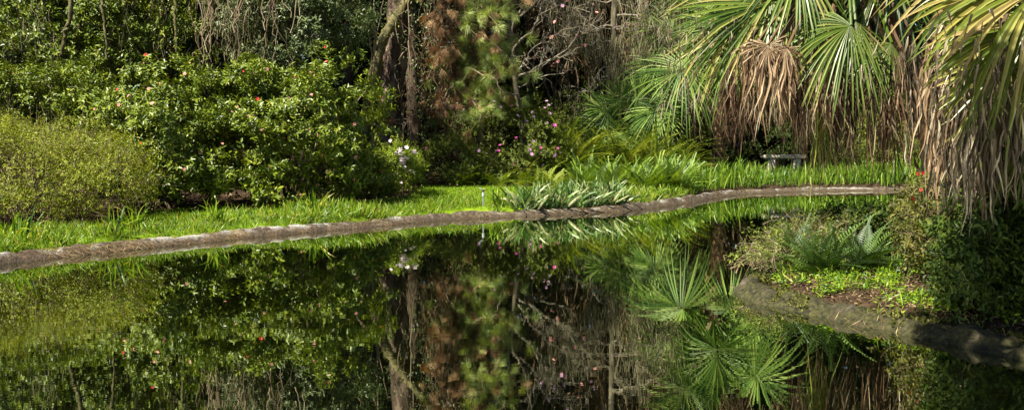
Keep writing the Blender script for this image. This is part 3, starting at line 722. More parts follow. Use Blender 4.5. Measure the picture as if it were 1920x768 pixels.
# tall trees added so their crowns, above the view, shade the wood
for k, (px, D, cx, cz, r_, lb_) in enumerate([(-40, 31, 0, 8.6, 3.0, 'at the far left behind the smaller camellia'), (215, 31.5, .3, 9.0, 3.0, 'between the left evergreens'), (400, 32.5, .2, 8.6, 2.9, 'behind the tan vine tangle'), (655, 33.5, .2, 9.2, 3.0, 'left of the bare sapling'), (900, 36.5, 0, 9.4, 3.0, 'behind the young pine'), (1075, 38, 0, 9.6, 3.0, 'behind the magnolia'), (1240, 38.5, .3, 9.2, 3.0, 'between the moss-hung tree and the far palm'), (1460, 39, 0, 9.4, 3.2, 'behind the stone bench shrubs'), (1700, 40, 0, 9.4, 3.4, 'behind the right palms')]):
    tree('added_shade_tree', 'tall tree added to shade the wood, slim dark trunk ' + lb_, px, D, .13, 9.6, [((cx - 1.2, 0, cz), (r_, 2.4, 1.1)), ((cx + 1.4, 1.6, cz + .8), (r_, 2.4, 1.1))], 'dark', 360 + k, 330, 10, .28, 6, .3, .24, group=WG, limbs=8, floor=6.8, bark='bark_dark')

# far-off wood mass closing the view
rs = rg(55); mb = MB(); n = 60000
x = rs.uniform(-34, 34, n); z = rs.uniform(.3, 13, n); y = 48 + rs.uniform(-2.5, 4, n) + 2 * np.sin(x * .4)
cl = smooth_noise(np.stack([x, y, z], -1), 8, .7) > -.55
p = np.stack([x, y, z], -1)[cl]; n = len(p)
scatter(mb, *LEAF, p, norm(rs.normal(0, 1, (n, 3)) + [0, -.3, .2]), norm(rs.normal(0, 1, (n, 3)) + [0, -.3, 1]), rs.uniform(.3, .6, n), rs.uniform(0, .8, n))
n2 = 14000; p = np.stack([rs.uniform(-34, 34, n2), rs.uniform(52, 55, n2), rs.uniform(0, 13, n2)], -1)
scatter(mb, *LEAF, p, norm(rs.normal(0, 1, (n2, 3))), norm(rs.normal(0, .4, (n2, 3)) + [0, -1, .3]), rs.uniform(.9, 1.6, n2), rs.uniform(0, .4, n2))
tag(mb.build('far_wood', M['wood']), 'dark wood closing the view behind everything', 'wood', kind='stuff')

rs = rg(56); mb = MB(); n = 26000  # ring of foliage out of view, added to cut the sky fill
x = rs.uniform(-40, 40, n); y = rs.uniform(-22, 46, n); z = rs.uniform(0, 11, n)
k = (y < -9) | (x < -20) | (x > 19); x, y, z = x[k], y[k], z[k]; n = len(x)
z *= np.where(x < -20, .85, 1.0)
scatter(mb, *LEAF, np.stack([x, y, z], -1), norm(rs.normal(0, 1, (n, 3))), norm(rs.normal(0, .6, (n, 3)) + [0, .2, 1]), rs.uniform(.7, 1.5, n), rs.uniform(0, .8, n))
tag(mb.build('added_wood_screen', M['wood']), 'dark unseen wood added beside and behind the pond to block skylight', 'wood', kind='stuff')

# ------------------------------------------------------------------ pine trunk, vine-clad leaning trunk
D0 = 31.0
def trunk_thing(name, label, pts, radii, bark, seed, cat='tree', k=14, rough=.1, n=26, group=None):
    rs = rg(seed); P = np.array([W(*p) for p in pts]); Q = catmull(np.array(P), max(2, n // len(P)))
    t = np.linspace(0, 1, len(Q)); rr = np.interp(t, np.linspace(0, 1, len(radii)), radii)
    root = thing(name, (P[0][0], P[0][1], min(P[0][2], .2)), label, cat, group)
    mb = MB(); Q = Q + rs.normal(0, .012, Q.shape)
    tube(mb, Q, rr, k, .5, rough=rough, rs=rs); local(mb, root).build('trunk', M[bark], root, smooth=True)
    return root, Q, rr
pine, PQ, PR = trunk_thing('pine_tree', 'large old pine trunk with plated bark beside the largest camellia', [(722,345,31), (728,260,31), (733,180,31), (742,100,31), (748,30,31), (752,-90,31), (756,-260,31), (760,-430,31)], [.46,.36,.31,.30,.3,.28,.26,.2], 'bark_pine', 401, k=22, n=60, rough=.07)
rs = rg(402); mb = MB()
cc = [(np.array([PQ[-1][0], 31, z]), np.array([r, r, h])) for z, r, h in ((7.8, 3.6, 1.0), (9.4, 3.2, 1.1), (11, 2.2, 1.2))]
P, Dd = shoots(rs, cc, 220, 2, .3, 402, .8, .2, .5, 5)
TUFT = [t_tuft(34, 1.1, .011, s) for s in (1, 2, 3)]
for k in range(3):
    q = P[k::3]; dq = Dd[k::3]; scatter(mb, *TUFT[k], q, dq, rs.normal(0, 1, dq.shape), rs.uniform(.3, .5, len(q)), rs.uniform(0, 1, len(q)))
local(mb, pine).build('crown', M['needle'], pine)
mb = MB()
for k in range(16):
    a = PQ[-1 - rs.integers(0, 8)]; tube(mb, wander(a, P[rs.integers(0, len(P))], 7, .3, rs), np.linspace(.08, .02, 7), 6, .4)
local(mb, pine).build('branches', M['bark_pine'], pine)

lean, LQ, LR = trunk_thing('leaning_tree', 'leaning mossy trunk wrapped in vines crossing left of the pine trunk', [(672,330,30.2), (688,210,30.2), (700,150,30.3), (716,80,30.4), (745,30,30.6), (790,-30,30.8), (850,-120,31)], [.17,.15,.14,.13,.13,.11,.09], 'bark_moss', 403, n=40)
def climber(root, path, rr, seed, n, ll=.07, mat='dull', out=.1, name='vine_leaves'):
    rs = rg(seed); mb = MB(); i = rs.integers(0, len(path), n); p = path[i] + unit(rs, n) * (np.array(rr)[np.minimum(i, len(rr)-1)] + rs.uniform(0, out, n))[:, None]
    scatter(mb, *LEAF, p, norm(rs.normal(0, .7, (n, 3)) + [0, 0, -.5]), norm(rs.normal(0, .5, (n, 3)) + [0, -.8, .3]), rs.uniform(.6, 1.2, n) * ll, rs.uniform(0, 1, n))
    return local(mb, root).build(name, M[mat], root)
climber(lean, LQ, LR, 1, 900, .06, 'yellow', .06); climber(pine, PQ[int(len(PQ)*.28):int(len(PQ)*.6)], PR[int(len(PR)*.28):], 2, 500, .07, 'dull', .2)
climber(pine, PQ[:int(len(PQ)*.2)], PR, 7, 160, .06, 'dull', .1)

# second, darker trunks
tr2, Q2, R2 = trunk_thing('vine_clad_tree', 'dark vine-covered trunk just right of the pine trunk', [(778,340,32.5), (776,240,32.5), (772,120,32.5), (768,10,32.5), (764,-200,32.5)], [.22,.18,.17,.16,.13], 'bark_dark', 404)
climber(tr2, Q2, R2, 3, 900, .08, 'dark', .35)

# hanging strands
def strands(mb, rs, pos, L, w=.012, wob=.1, rlo=0, rhi=1, side=.12, mi=0):
    T_ = [t_strand(7, 1, 1, s) for s in range(6)]
    n = len(pos); pick = rs.integers(0, 6, n); r = rs.uniform(rlo, rhi, n)
    d = norm(rs.normal(0, side, (n, 3)) + [0, 0, -1]); nn = norm(rs.normal(0, 1, (n, 3)) + [.01, 0, 0])
    for k in range(6):
        m = pick == k; tv = T_[k][0].copy()
        # separate wobble and width: template has both at unit scale
        x = tv.reshape(-1, 2, 3); c = x.mean(1, keepdims=True); hw = x - c
        c = c * [wob, 1, wob]
        tvk = (c + hw * [1, 1, 1])
        # width stays in metres: scale length only on the centre line
        idx = np.where(m)[0]
        if not len(idx): continue
        Mx = frames(d[idx], nn[idx])
        Lk = L[idx]
        ctr_ = c.reshape(-1, 3)[None] * Lk[:, None, None]; hwid = (hw * [w, 0, w])[None] 
        loc = (ctr_[:, :, None, :] + hwid.reshape(1, -1, 2, 3)).reshape(len(idx), -1, 3)
        v = np.einsum('nij,nkj->nki', Mx, loc) + pos[idx][:, None]
        kk = tv.shape[0]; tf = T_[k][1]
        f = (tf[None] + (np.arange(len(idx)) * kk)[:, None, None]).reshape(-1, 4)
        mb.add(v.reshape(-1, 3), f, np.repeat(r[idx], kk), mi)

# dead needle curtain on the vine thicket right of the pine
rs = rg(410); root = thing('vine_thicket', W(815, 330, 30.3) * [1, 1, 0] + [0, 0, .2], 'brown curtain of dead vines and needles hanging right of the pine trunk', 'vines')
mb = MB(); n = 4200
px = rs.normal(826, 36, n); py = rs.uniform(-140, 250, n); pos = np.array([W(a, b, 30.3 + c) for a, b, c in zip(px, py, rs.uniform(-.4, .6, n))])
k = smooth_noise(pos, 61, 2.0) > rs.uniform(-.3, .9, n); pos = pos[k]; n = len(pos)
strands(mb, rs, pos, rs.uniform(.15, .6, n), .006, .25, 0, 1, .35)
local(mb, root).build('dead_needles', M['needledead'], root)
mb = MB()
for k in range(46):
    a = W(rs.normal(818, 30), rs.uniform(-180, 40), 30.4 + rs.uniform(-.4, .5)); b = W(rs.normal(832, 32), rs.uniform(180, 345), 30.2 + rs.uniform(-.4, .4))
    tube(mb, wander(a, b, 20, .3, rs), rs.uniform(.004, .014), 4, rs.uniform(0, .9))
local(mb, root).build('vine_stems', M['vine'], root, smooth=True)
mb = MB(); n = 2400; pos = np.array([W(rs.normal(822, 40), rs.uniform(-60, 330), 30.2 + rs.uniform(-.5, .6)) for k in range(n)])
scatter(mb, *LEAF, pos, norm(rs.normal(0, .7, (n, 3)) - [0, 0, .4]), norm(rs.normal(0, .5, (n, 3)) + [0, -.7, .5]), rs.uniform(.04, .09, n), rs.uniform(0, 1, n))
local(mb, root).build('vine_leaves', M['dull'], root)

# young pine with long drooping boughs
rs = rg(420); base = W(905, 335, 30.5); root = thing('young_pine', (base[0], base[1], gh(base[0], base[1])), 'young pine with long green and rusty needles drooping over the azaleas', 'tree')
mb = MB(); tp = wander((base[0], base[1], .2), W(880, -220, 30.4), 12, .25, rs); tube(mb, tp, np.linspace(.09, .03, 12), 8, .5)
TP = []; TD = []
ends = [((870,60),(800,150)), ((865,20),(955,110)), ((868,90),(945,175)), ((872,0),(935,50)), ((870,130),(900,205)), ((860,-40),(830,40)), ((872,60),(905,120)), ((880,150),(835,205)), ((865,-60),(960,20)), ((860,-20),(880,60)), ((870,40),(850,110)), ((880,110),(870,180)), ((855,-110),(910,-40)), ((855,-110),(800,-30)), ((870,170),(760,235)), ((875,170),(900,222)), ((868,30),(925,20)), ((866,70),(840,60)), ((860,-30),(900,-10)), ((872,95),(860,150)), ((874,120),(930,150)), ((868,10),(900,40)), ((858,-80),(950,-30)), ((872,50),(930,90)), ((870,80),(975,70)), ((872,120),(965,140)), ((866,0),(985,20)), ((868,40),(820,110)), ((870,100),(815,190)), ((864,-20),(815,20))]
for (a, b) in ends:
    A = W(*a, 30.4); B = W(*b, 29.6 + rs.uniform(-.5, .8)); q = wander(A, B, 10, .2, rs, -.12); tube(mb, q, np.linspace(.03, .01, 10), 4, rs.uniform(.3, .8))
    for j in range(3, 10):
        for m_ in range(rs.integers(2, 5)):
            e = q[j] + rs.normal(0, .2, 3) * [1, 1, .7] + [0, 0, -.05]; tube(mb, wander(q[j], e, 4, .03, rs), [.008, .006, .005, .004], 3, .6)
            TP.append(e); TD.append(norm(e - q[j] + [0, -.05, -.02]))
local(mb, root).build('branches', M['vine'], root, smooth=True)
TP = np.array(TP); TD = np.array(TD); dead = (rs.uniform(0, 1, len(TP)) < np.where(TP[:, 0] < W(866, 0, 30)[0], .93, .3))
for nm, mk, mt in (('needles', ~dead, 'needle'), ('dead_needles', dead, 'needledead')):
    mb = MB(); q = TP[mk]; dq = TD[mk]
    if mt == 'needledead': dq = norm(dq + [0, 0, -.9])
    for k in range(3):
        scatter(mb, *t_tuft(90, 1.25 if mt == 'needle' else .75, .0075, 5 + k), q[k::3], dq[k::3], rs.normal(0, 1, q[k::3].shape), rs.uniform(.15, .34, len(q[k::3])), rs.uniform(0, .9, len(q[k::3])))
    local(mb, root).build(nm, M[mt], root)

# ------------------------------------------------------------------ hanging vines and small trunks at upper left
def vine_tree(name, label, pts, radii, seed, bark='bark_moss', leafn=150, cat='vine', mat='dull'):
    root, Q, rr = trunk_thing(name, label, pts, radii, bark, seed, cat, 7, .15, 40, group='woody vines hanging from the trees')
    if leafn: climber(root, Q, rr, seed + 1, leafn, .06, mat, .12)
    return root
vine_tree('hanging_vine', 'thick brown vine hanging at the upper left, slanting down to the left', [(108,125,25.3), (124,60,25.3), (134,0,25.3), (140,-160,25.6)], [.04,.045,.05,.05], 430, 'bark_moss', 60)
vine_tree('hanging_vine', 'twisting vine above the gap left of the middle camellia', [(200,110,25.4), (196,40,25.4), (188,-20,25.4), (180,-150,25.4)], [.02,.03,.03,.03], 432, 'bark_moss', 60)
vine_tree('hanging_vine', 'leafy vine hanging over the middle camellia', [(335,120,25.2), (328,40,25.2), (330,-30,25.2), (340,-150,25.2)], [.02,.03,.03,.03], 434, 'bark_moss', 420, mat='camellia')
rs = rg(440); root = thing('vine_thicket', W(450, 130, 26) * [1, 1, 0] + [0, 0, .2], 'tangle of tan vines hanging between the camellias and the grey-green tree', 'vines')
mb = MB()
for k in range(44):
    c0 = rs.choice([385, 400, 435, 445, 485, 500, 560]) + rs.normal(0, 9); a = W(c0 + rs.normal(0, 30), -150, 25.4 + rs.uniform(-.4, .6)); b = W(c0 + rs.normal(0, 10), rs.uniform(30, 150), 25.0 + rs.uniform(-.3, .5))
    tube(mb, wander(a, b, 20, .22, rs), rs.uniform(.003, .01) if k % 8 else .018, 4, rs.uniform(.2, 1))
local(mb, root).build('vine_stems', M['vine'], root, smooth=True)
mb = MB(); n = 380; pos = np.array([W(rs.normal(440, 50), rs.uniform(-150, 120), 25.5 + rs.uniform(-.5, .6)) for k in range(n)]); strands(mb, rs, pos, rs.uniform(.2, .8, n), .006, .25, 0, .9, .2)
local(mb, root).build('moss', M['moss'], root)['kind'] = 'stuff'
# moss and thin vines over the left trees
rs = rg(441); root = thing('vine_thicket', W(60, 130, 25) * [1, 1, 0] + [0, 0, .2], 'thin hanging vines and grey moss over the far left trees', 'vines')
mb = MB()
for k in range(12):
    c0 = rs.uniform(-80, 400); a = W(c0 + rs.normal(0, 22), -150, 26.4); b = W(c0 + rs.normal(0, 12), rs.uniform(20, 200), 26.2 + rs.uniform(-.3, .5))
    tube(mb, wander(a, b, 20, .2, rs), rs.uniform(.003, .008), 4, rs.uniform(.1, .9))
local(mb, root).build('vine_stems', M['vine'], root, smooth=True)
mb = MB(); n = 260; c0 = rs.choice([10, 50, 75, 240, 300], n); pos = np.array([W(a + rs.normal(0, 12), rs.uniform(-120, 90), 25.2) for a in c0]); strands(mb, rs, pos, rs.uniform(.15, .6, n), .006, .25, 0, .8, .15)
local(mb, root).build('moss', M['moss'], root)['kind'] = 'stuff'

# sapling left of the pine
rs = rg(450); b0 = W(698, 300, 29.2); root = thing('bare_sapling', (b0[0], b0[1], .3), 'thin bare sapling with forked pale stems left of the pine trunk', 'tree')
mb = MB()
for (pts, r) in ((((698,300),(697,170),(702,90),(703,-60)), .03), (((700,130),(690,60),(676,20),(668,-40)), .018), (((702,95),(712,40),(722,-20)), .018), (((699,150),(706,100),(718,60)), .012), (((702,70),(695,20),(699,-30)), .012)):
    Q = catmull([W(*p, 29.2) for p in pts], 5); tube(mb, Q + rs.normal(0, .01, Q.shape), np.linspace(r, r * .5, len(Q)), 6, .8)
local(mb, root).build('stems', M['vine'], root, smooth=True)

# ------------------------------------------------------------------ bare magnolia and moss-hung tree
def grow(mb, rs, p, d, L, r, lvl, tips, bend=.35, kids=(2, 4), grav=.0, minr=.004):
    n = 6; pts = [np.array(p)]; dd = np.array(d)
    for i in range(n):
        dd = norm(dd + rs.normal(0, bend * .4, 3) + [0, 0, grav]); pts.append(pts[-1] + dd * L / n)
    pts = np.array(pts); r1 = max(r * .62, minr)
    tube(mb, pts, np.linspace(r, r1, n + 1), 6 if r > .03 else 4 if r > .012 else 3, rs.uniform(.4, 1))
    if lvl == 0: tips.append((pts[-1], dd)); return
    for k in range(rs.integers(*kids) + (1 if lvl > 1 else 0)):
        i = rs.integers(2, n + 1); nd = norm(dd + rs.normal(0, .7, 3))
        grow(mb, rs, pts[i], nd, L * rs.uniform(.55, .85), max(r * .62, minr), lvl - 1, tips, bend, kids, grav, minr)
rs = rg(460); b0 = W(985, 330, 33); root = thing('bare_magnolia', (b0[0], 33, gh(b0[0], 33)), 'leafless pale-branched magnolia with pink blossoms behind the azaleas', 'tree')
mb = MB(); tips = []
stem = catmull([np.array([b0[0], 33, .3]), W(980,240,33), W(965,150,33), W(960,90,33), W(950,20,33)], 4); tube(mb, stem, np.linspace(.1, .05, len(stem)), 8, .5)
for (a, b, r, lv) in (((968,150),(1060,95),.035,4), ((965,120),(900,60),.03,3), ((962,100),(1010,30),.035,4), ((952,30),(930,-60),.03,3), ((970,165),(1030,140),.025,3), ((955,50),(1040,-30),.03,4), ((968,140),(1000,90),.03,4), ((960,70),(990,-40),.03,4), ((972,180),(920,150),.025,3)):
    A = W(*a, 33); B = W(*b, 32.3 + rs.uniform(-.5, .5)); L = np.linalg.norm(B - A)
    q = wander(A, B, 8, .15, rs); tube(mb, q, np.linspace(r, r * .6, 8), 5, .8)
    for i in (3, 5, 7): grow(mb, rs, q[i], norm(B - A + rs.normal(0, .3, 3)), L * .42, r * .5, lv - 2 + (1 if i == 7 else 0), tips, .5, (2, 4), .02, .006)
local(mb, root).build('branches', M['twig'], root, smooth=True)
tpos = np.array([t[0] for t in tips]); tdir = np.array([t[1] for t in tips])
pk = np.where((tpos[:, 0] > W(1000, 0, 33)[0]))[0]
flowers(root, rs, tpos, tdir, min(34, len(pk)), .05, ('pink', 'lilac'), pk)
mb = MB(); n = len(tpos); scatter(mb, *LEAF, tpos, tdir, rs.normal(0, 1, tdir.shape), np.full(n, .07), rs.uniform(.5, 1, n)); local(mb, root).build('buds', M['moss'], root)['kind'] = 'stuff'

rs = rg(470); root, Qm, Rm = trunk_thing('mossy_tree', 'slim grey tree hung with curtains of grey moss in the middle background', [(1158,290,34), (1160,200,34), (1150,120,34), (1152,40,34), (1150,-150,34)], [.12,.1,.09,.09,.08], 'bark_grey', 470)
mb = MB(); tips = []
for (a, b, r) in (((1152,100),(1105,170),.03), ((1152,110),(1200,150),.03), ((1150,50),(1080,60),.035), ((1152,30),(1230,50),.035), ((1150,0),(1070,-30),.03), ((1150,80),(1110,30),.03), ((1155,130),(1240,190),.025), ((1150,-40),(1240,-20),.03), ((1150,60),(1190,20),.025), ((1156,160),(1120,200),.02)):
    A = W(*a, 34); B = W(*b, 33.4 + rs.uniform(-.5, .5)); q = wander(A, B, 8, .25, rs); tube(mb, q, np.linspace(r, r * .5, 8), 5, .7)
    for i in (2, 4, 6, 7): grow(mb, rs, q[i], norm(B - A + rs.normal(0, .5, 3)), np.linalg.norm(B - A) * .5, r * .5, 2, tips, .7, (2, 4), -.03, .006)
local(mb, root).build('branches', M['twig'], root, smooth=True)
tpos = np.array([t[0] for t in tips]); n = 3200; i = rs.integers(0, len(tpos), n)
mb = MB(); pos = tpos[i] + rs.normal(0, .13, (n, 3)); strands(mb, rs, pos, rs.uniform(.2, .9, n) ** 1.3, .006, .2, 0, 1, .1)
n = 900; pos = np.array([W(rs.choice([1160, 1195, 1150, 1205]) + rs.normal(0, 9), rs.uniform(60, 190), 33.7 + rs.uniform(-.3, .3)) for k in range(n)]); strands(mb, rs, pos, rs.uniform(.25, .9, n), .007, .15, 0, 1, .07)
local(mb, root).build('moss', M['moss'], root)['kind'] = 'stuff'
lb = [(np.array([1.0, 36.0, 8.2]), np.array([2.6, 1.2, .9])), (np.array([4.2, 36.4, 8.4]), np.array([2.2, 1.2, .9])), (np.array([2.8, 38, 8.8]), np.array([2.6, 1.3, .9]))]  # extra crown added above the view to shade the tangle behind
P, Dd = shoots(rs, lb, 260, 13, .22, 471, .6, .2, .6, 3); mb = MB(); leafy(mb, rs, P, Dd, 6, .25, .16, LEAF); local(mb, root).build('crown', M['dark'], root)
# brown tangle above
rs = rg(475); root = thing('vine_thicket', W(1120, 300, 36) * [1, 1, 0] + [0, 0, .3], 'brown tangle of dry branches behind the moss-hung tree', 'vines')
mb = MB()
for k in range(70):
    c0 = rs.uniform(960, 1300); a = W(c0, -160, 36 + rs.uniform(-.8, 1)); b = W(c0 + rs.normal(0, 50), rs.uniform(60, 330), 36 + rs.uniform(-.8, .8))
    tube(mb, wander(a, b, 14, .8, rs), rs.uniform(.01, .03), 4, rs.uniform(0, .8))
local(mb, root).build('vine_stems', M['vine'], root, smooth=True)
mb = MB(); n = 4200; pos = np.array([W(rs.uniform(960, 1280), rs.uniform(-160, 130), 36 + rs.uniform(-1.2, 1.2)) for k in range(n)]); k = smooth_noise(pos, 12, 1.6) > -.1; pos = pos[k]; n = len(pos)
strands(mb, rs, pos, rs.uniform(.2, .7, n), .009, .3, 0, 1, .5); local(mb, root).build('dead_needles', M['needledead'], root)
mb = MB(); n = 2500; pos = np.array([W(rs.uniform(940, 1290), rs.uniform(60, 280), 36.5 + rs.uniform(-.8, .8)) for k in range(n)]); k = smooth_noise(pos, 13, 1.6) > -.2; pos = pos[k]; n = len(pos)
scatter(mb, *LEAF, pos, norm(rs.normal(0, .8, (n, 3))), norm(rs.normal(0, .6, (n, 3)) + [0, -.5, .7]), rs.uniform(.06, .13, n), rs.uniform(0, 1, n)); local(mb, root).build('vine_leaves', M['azdark'], root)
# understory trunks
for k, (px, D, r, wh) in enumerate([(1100, 36, .05, 'left of the moss-hung tree'), (1062, 37, .07, 'behind the magnolia blossoms'), (1205, 36, .08, 'right of the moss-hung tree'), (925, 35, .09, 'behind the young pine'), (300, 29, .06, 'between the upper left vines'), (495, 29, .07, 'behind the tan vines'), (1262, 37, .08, 'left of the far palm')]):
    trunk_thing('thin_tree', 'thin woodland trunk ' + wh, [(px, 330, D), (px + 4, 180, D), (px - 3, 40, D), (px + 6, -160, D)], [r, r * .9, r * .85, r * .7], 'bark_grey' if k % 2 else 'bark_moss', 480 + k, group='thin trunks in the wood')

# ------------------------------------------------------------------ ferns and cycads on the far bank
def frond_plant(mb, rs, c, n, L, tm, elev=(.3, 1.1), rl=0, rh=1, up=.0):
    az = rs.uniform(0, 6.28, n); el = rs.uniform(*elev, n)
    d = np.stack([np.cos(az) * np.cos(el), np.sin(az) * np.cos(el), np.sin(el)], -1)
    nn = np.stack([-np.cos(az) * np.sin(el), -np.sin(az) * np.sin(el), np.cos(el)], -1) + rs.normal(0, .2, (n, 3))
    scatter(mb, *tm, np.array(c)[None] + rs.normal(0, .03, (n, 3)), d, nn, L * rs.uniform(.65, 1.15, n), rs.uniform(rl, rh, n))
def frond_meshes(name, mat, seed, cnt, n, L, tm, elev):
    out = []
    for k in range(cnt):
        rs = rg(seed + k); mb = MB(); frond_plant(mb, rs, (0, 0, 0), n, L, tm, elev); o = mb.build(name, M[mat]); out.append(o.data); bpy.data.objects.remove(o)
    return out
def place(name, me, pts, label, cat, group, seed, smin=.8, smax=1.2, zoff=-.02):
    rs = rg(seed)
    for k, (px, py, D) in enumerate(pts):
        x = (px - CX) / F * D; o = bpy.data.objects.new(name, me[k % len(me)]); col.objects.link(o)
        z = gh(x, D) + zoff if py is None else W(px, py, D)[2]
        o.location = (x, D, z); o.rotation_euler = (rs.normal(0, .08), rs.normal(0, .08), rs.uniform(0, 6.28)); s = rs.uniform(smin, smax); o.scale = (s, s, s)
        tag(o, label, cat, group)
FERN = frond_meshes('tall_fern', 'fern', 500, 4, 90, 1.7, t_frond(44, .09, .011, .8), (.5, 1.48))
place('tall_fern', FERN, [(1050,None,31.5),(1075,None,32.2),(1100,None,31.6),(1130,None,32.3),(1160,None,31.8),(1190,None,32.4),(1215,None,32),(1245,None,32.8),(1270,None,32.4),(1090,None,33.2),(1145,None,33.2),(1200,None,33.4),(1255,None,33.6),(1060,None,30.8),(1035,None,32.4)], 'tall yellow-green feathery fern in the bed left of the far palm', 'fern', 'tall ferns in the middle bed', 1, .85, 1.2)
CYC = frond_meshes('low_cycad', 'cycad', 520, 4, 64, 1.0, t_frond(24, .15, .032, .5, .6, .25), (.25, 1.4))
place('low_cycad', CYC, [(1090,None,28.6),(1120,None,28.9),(1150,None,28.3),(1180,None,28.8),(1210,None,28.3),(1240,None,28.8),(1268,None,28.9),(1105,None,29.8),(1145,None,29.9),(1190,None,29.8),(1232,None,29.9),(1272,None,30.2),(1290,None,30.9)], 'glossy bright green cycad in the bed behind the middle of the far kerb', 'cycad', 'low cycads in the middle bed', 2, .8, 1.1)
SF = frond_meshes('small_fern', 'fern', 540, 3, 30, .75, t_frond(16, .2, .04, .7), (.3, 1.2))
place('small_fern', SF, [(905,None,29.2),(935,None,29.0),(985,None,29.4),(1020,None,29.2),(1040,None,28.6),(960,None,29.8),(865,None,28.9),(1005,None,29.9)], 'small light green fern at the foot of the azaleas', 'fern', 'small ferns below the azaleas', 3)

# grassy fringe at foot of cycads
# ------------------------------------------------------------------ palms
def fan(mb, rs, hub, out, nrm, Rr, nseg=46, spread=290, droop=.25, wmax=.045, fold=.35, rlo=0, rhi=1, crinkle=0.0, fuse=.38, tipdroop=.5, costa=.35, hang=None, hv=.12):
    """costapalmate leaf: pleated segments joined near the hub, free and drooping beyond"""
    out = norm(np.array(out, float)); nrm = np.array(nrm, float); nrm = norm(nrm - out * (nrm @ out)); side = np.cross(nrm, out)
    K = 8; t = np.array([0, .12, .26, .4, .55, .7, .85, 1.0])
    a = np.linspace(-spread / 2, spread / 2, nseg) * math.pi / 180 + rs.normal(0, .012, nseg); da = math.radians(spread) / nseg
    ca, sa = np.cos(a), np.sin(a)
    # base point slides along the costa for the middle segments
    base = hub + out * (costa * Rr * .5 * np.clip(ca, 0, 1) ** 2)[:, None] - nrm * (costa * Rr * .12 * np.clip(ca, 0, 1) ** 2)[:, None]
    d = norm(ca[:, None] * out + sa[:, None] * side - nrm * (fold * np.abs(sa))[:, None] + rs.normal(0, .045, (nseg, 3)))
    L = Rr * (.72 + .28 * np.cos(a / 2)) * rs.uniform(.86, 1.06, nseg) * (rs.uniform(.6, 1.1, nseg) if crinkle else 1)
    dr = droop * rs.uniform(.6, 1.5, nseg); td = tipdroop * rs.uniform(0, 1, nseg) ** 2
    P = base[:, None] + d[:, None] * (L[:, None] * t[None])[..., None]
    if hang is not None:
        h = np.clip(hang * rs.uniform(.45, 1.5, nseg), .04, .95)[:, None]
        tt = np.where(t[None] < h, t[None], h + (t[None] - h) * .12)
        P = base[:, None] + d[:, None] * (L[:, None] * tt)[..., None] 
        P[..., 2] -= L[:, None] * np.maximum(t[None] - h, 0) * .97
        sw = rs.normal(0, hv, (nseg, 2)); P[..., :2] += sw[:, None] * (L[:, None] * np.maximum(t[None] - h, 0))[..., None]
    P[..., 2] -= (L * dr)[:, None] * t[None] ** 2.2 + (L * td)[:, None] * np.clip(t[None] - .55, 0, 1) ** 1.3 * 1.6
    if crinkle:
        ph = rs.uniform(0, 6.28, (nseg, 3)); 
        for ax in range(2): P[..., ax] += crinkle * np.sin(t[None] * rs.uniform(5, 11, (nseg, 1)) + ph[:, ax:ax+1]) * t[None]
    wd = norm(np.cross(d, nrm[None])); 
    w = np.minimum(2 * (L[:, None] * t[None] + .012) * math.tan(da / 2) * 1.04, wmax)
    w = w * np.where(t[None] > fuse, 1 - ((t[None] - fuse) / (1 - fuse)) ** 1.6, 1) + .0012
    tw = rs.uniform(-1, 1, (nseg, 1)) * (t[None] * (1.8 if crinkle else .5))
    wv = wd[:, None] * np.cos(tw)[..., None] + nrm[None, None] * np.sin(tw)[..., None]
    Lf = P - wv * (w / 2)[..., None]; Rt = P + wv * (w / 2)[..., None]; Md = P - nrm[None, None] * (w * .32)[..., None]
    V = np.stack([Lf, Md, Rt], 2).reshape(nseg, K * 3, 3)
    fc = []
    for i in range(K - 1): b = i * 3; fc += [[b, b+1, b+4, b+3], [b+1, b+2, b+5, b+4]]
    fc = np.array(fc); f = (fc[None] + (np.arange(nseg) * K * 3)[:, None, None]).reshape(-1, 4)
    r = rs.uniform(rlo, rhi, nseg)
    rv = np.repeat(r, K * 3).reshape(nseg, K, 3) * 1.0
    rv = np.clip(rv + (np.clip(t - .72, 0, 1) * (1.3 if not crinkle else .3))[None, :, None] * rs.uniform(0, 1, (nseg, 1, 1)) ** 2, 0, 1)
    mb.add(V.reshape(-1, 3), f, rv.ravel())

def petiole(mb, a, b, r=.018, sagc=.25, rnd=.4):
    a = np.array(a); b = np.array(b); L = np.linalg.norm(b - a); m = (a + b) / 2 + [0, 0, L * sagc]
    t = np.linspace(0, 1, 8)[:, None]; q = (1 - t) ** 2 * a + 2 * t * (1 - t) * m + t ** 2 * b
    tube(mb, q, np.linspace(r * 1.7, r, 8), 5, rnd)

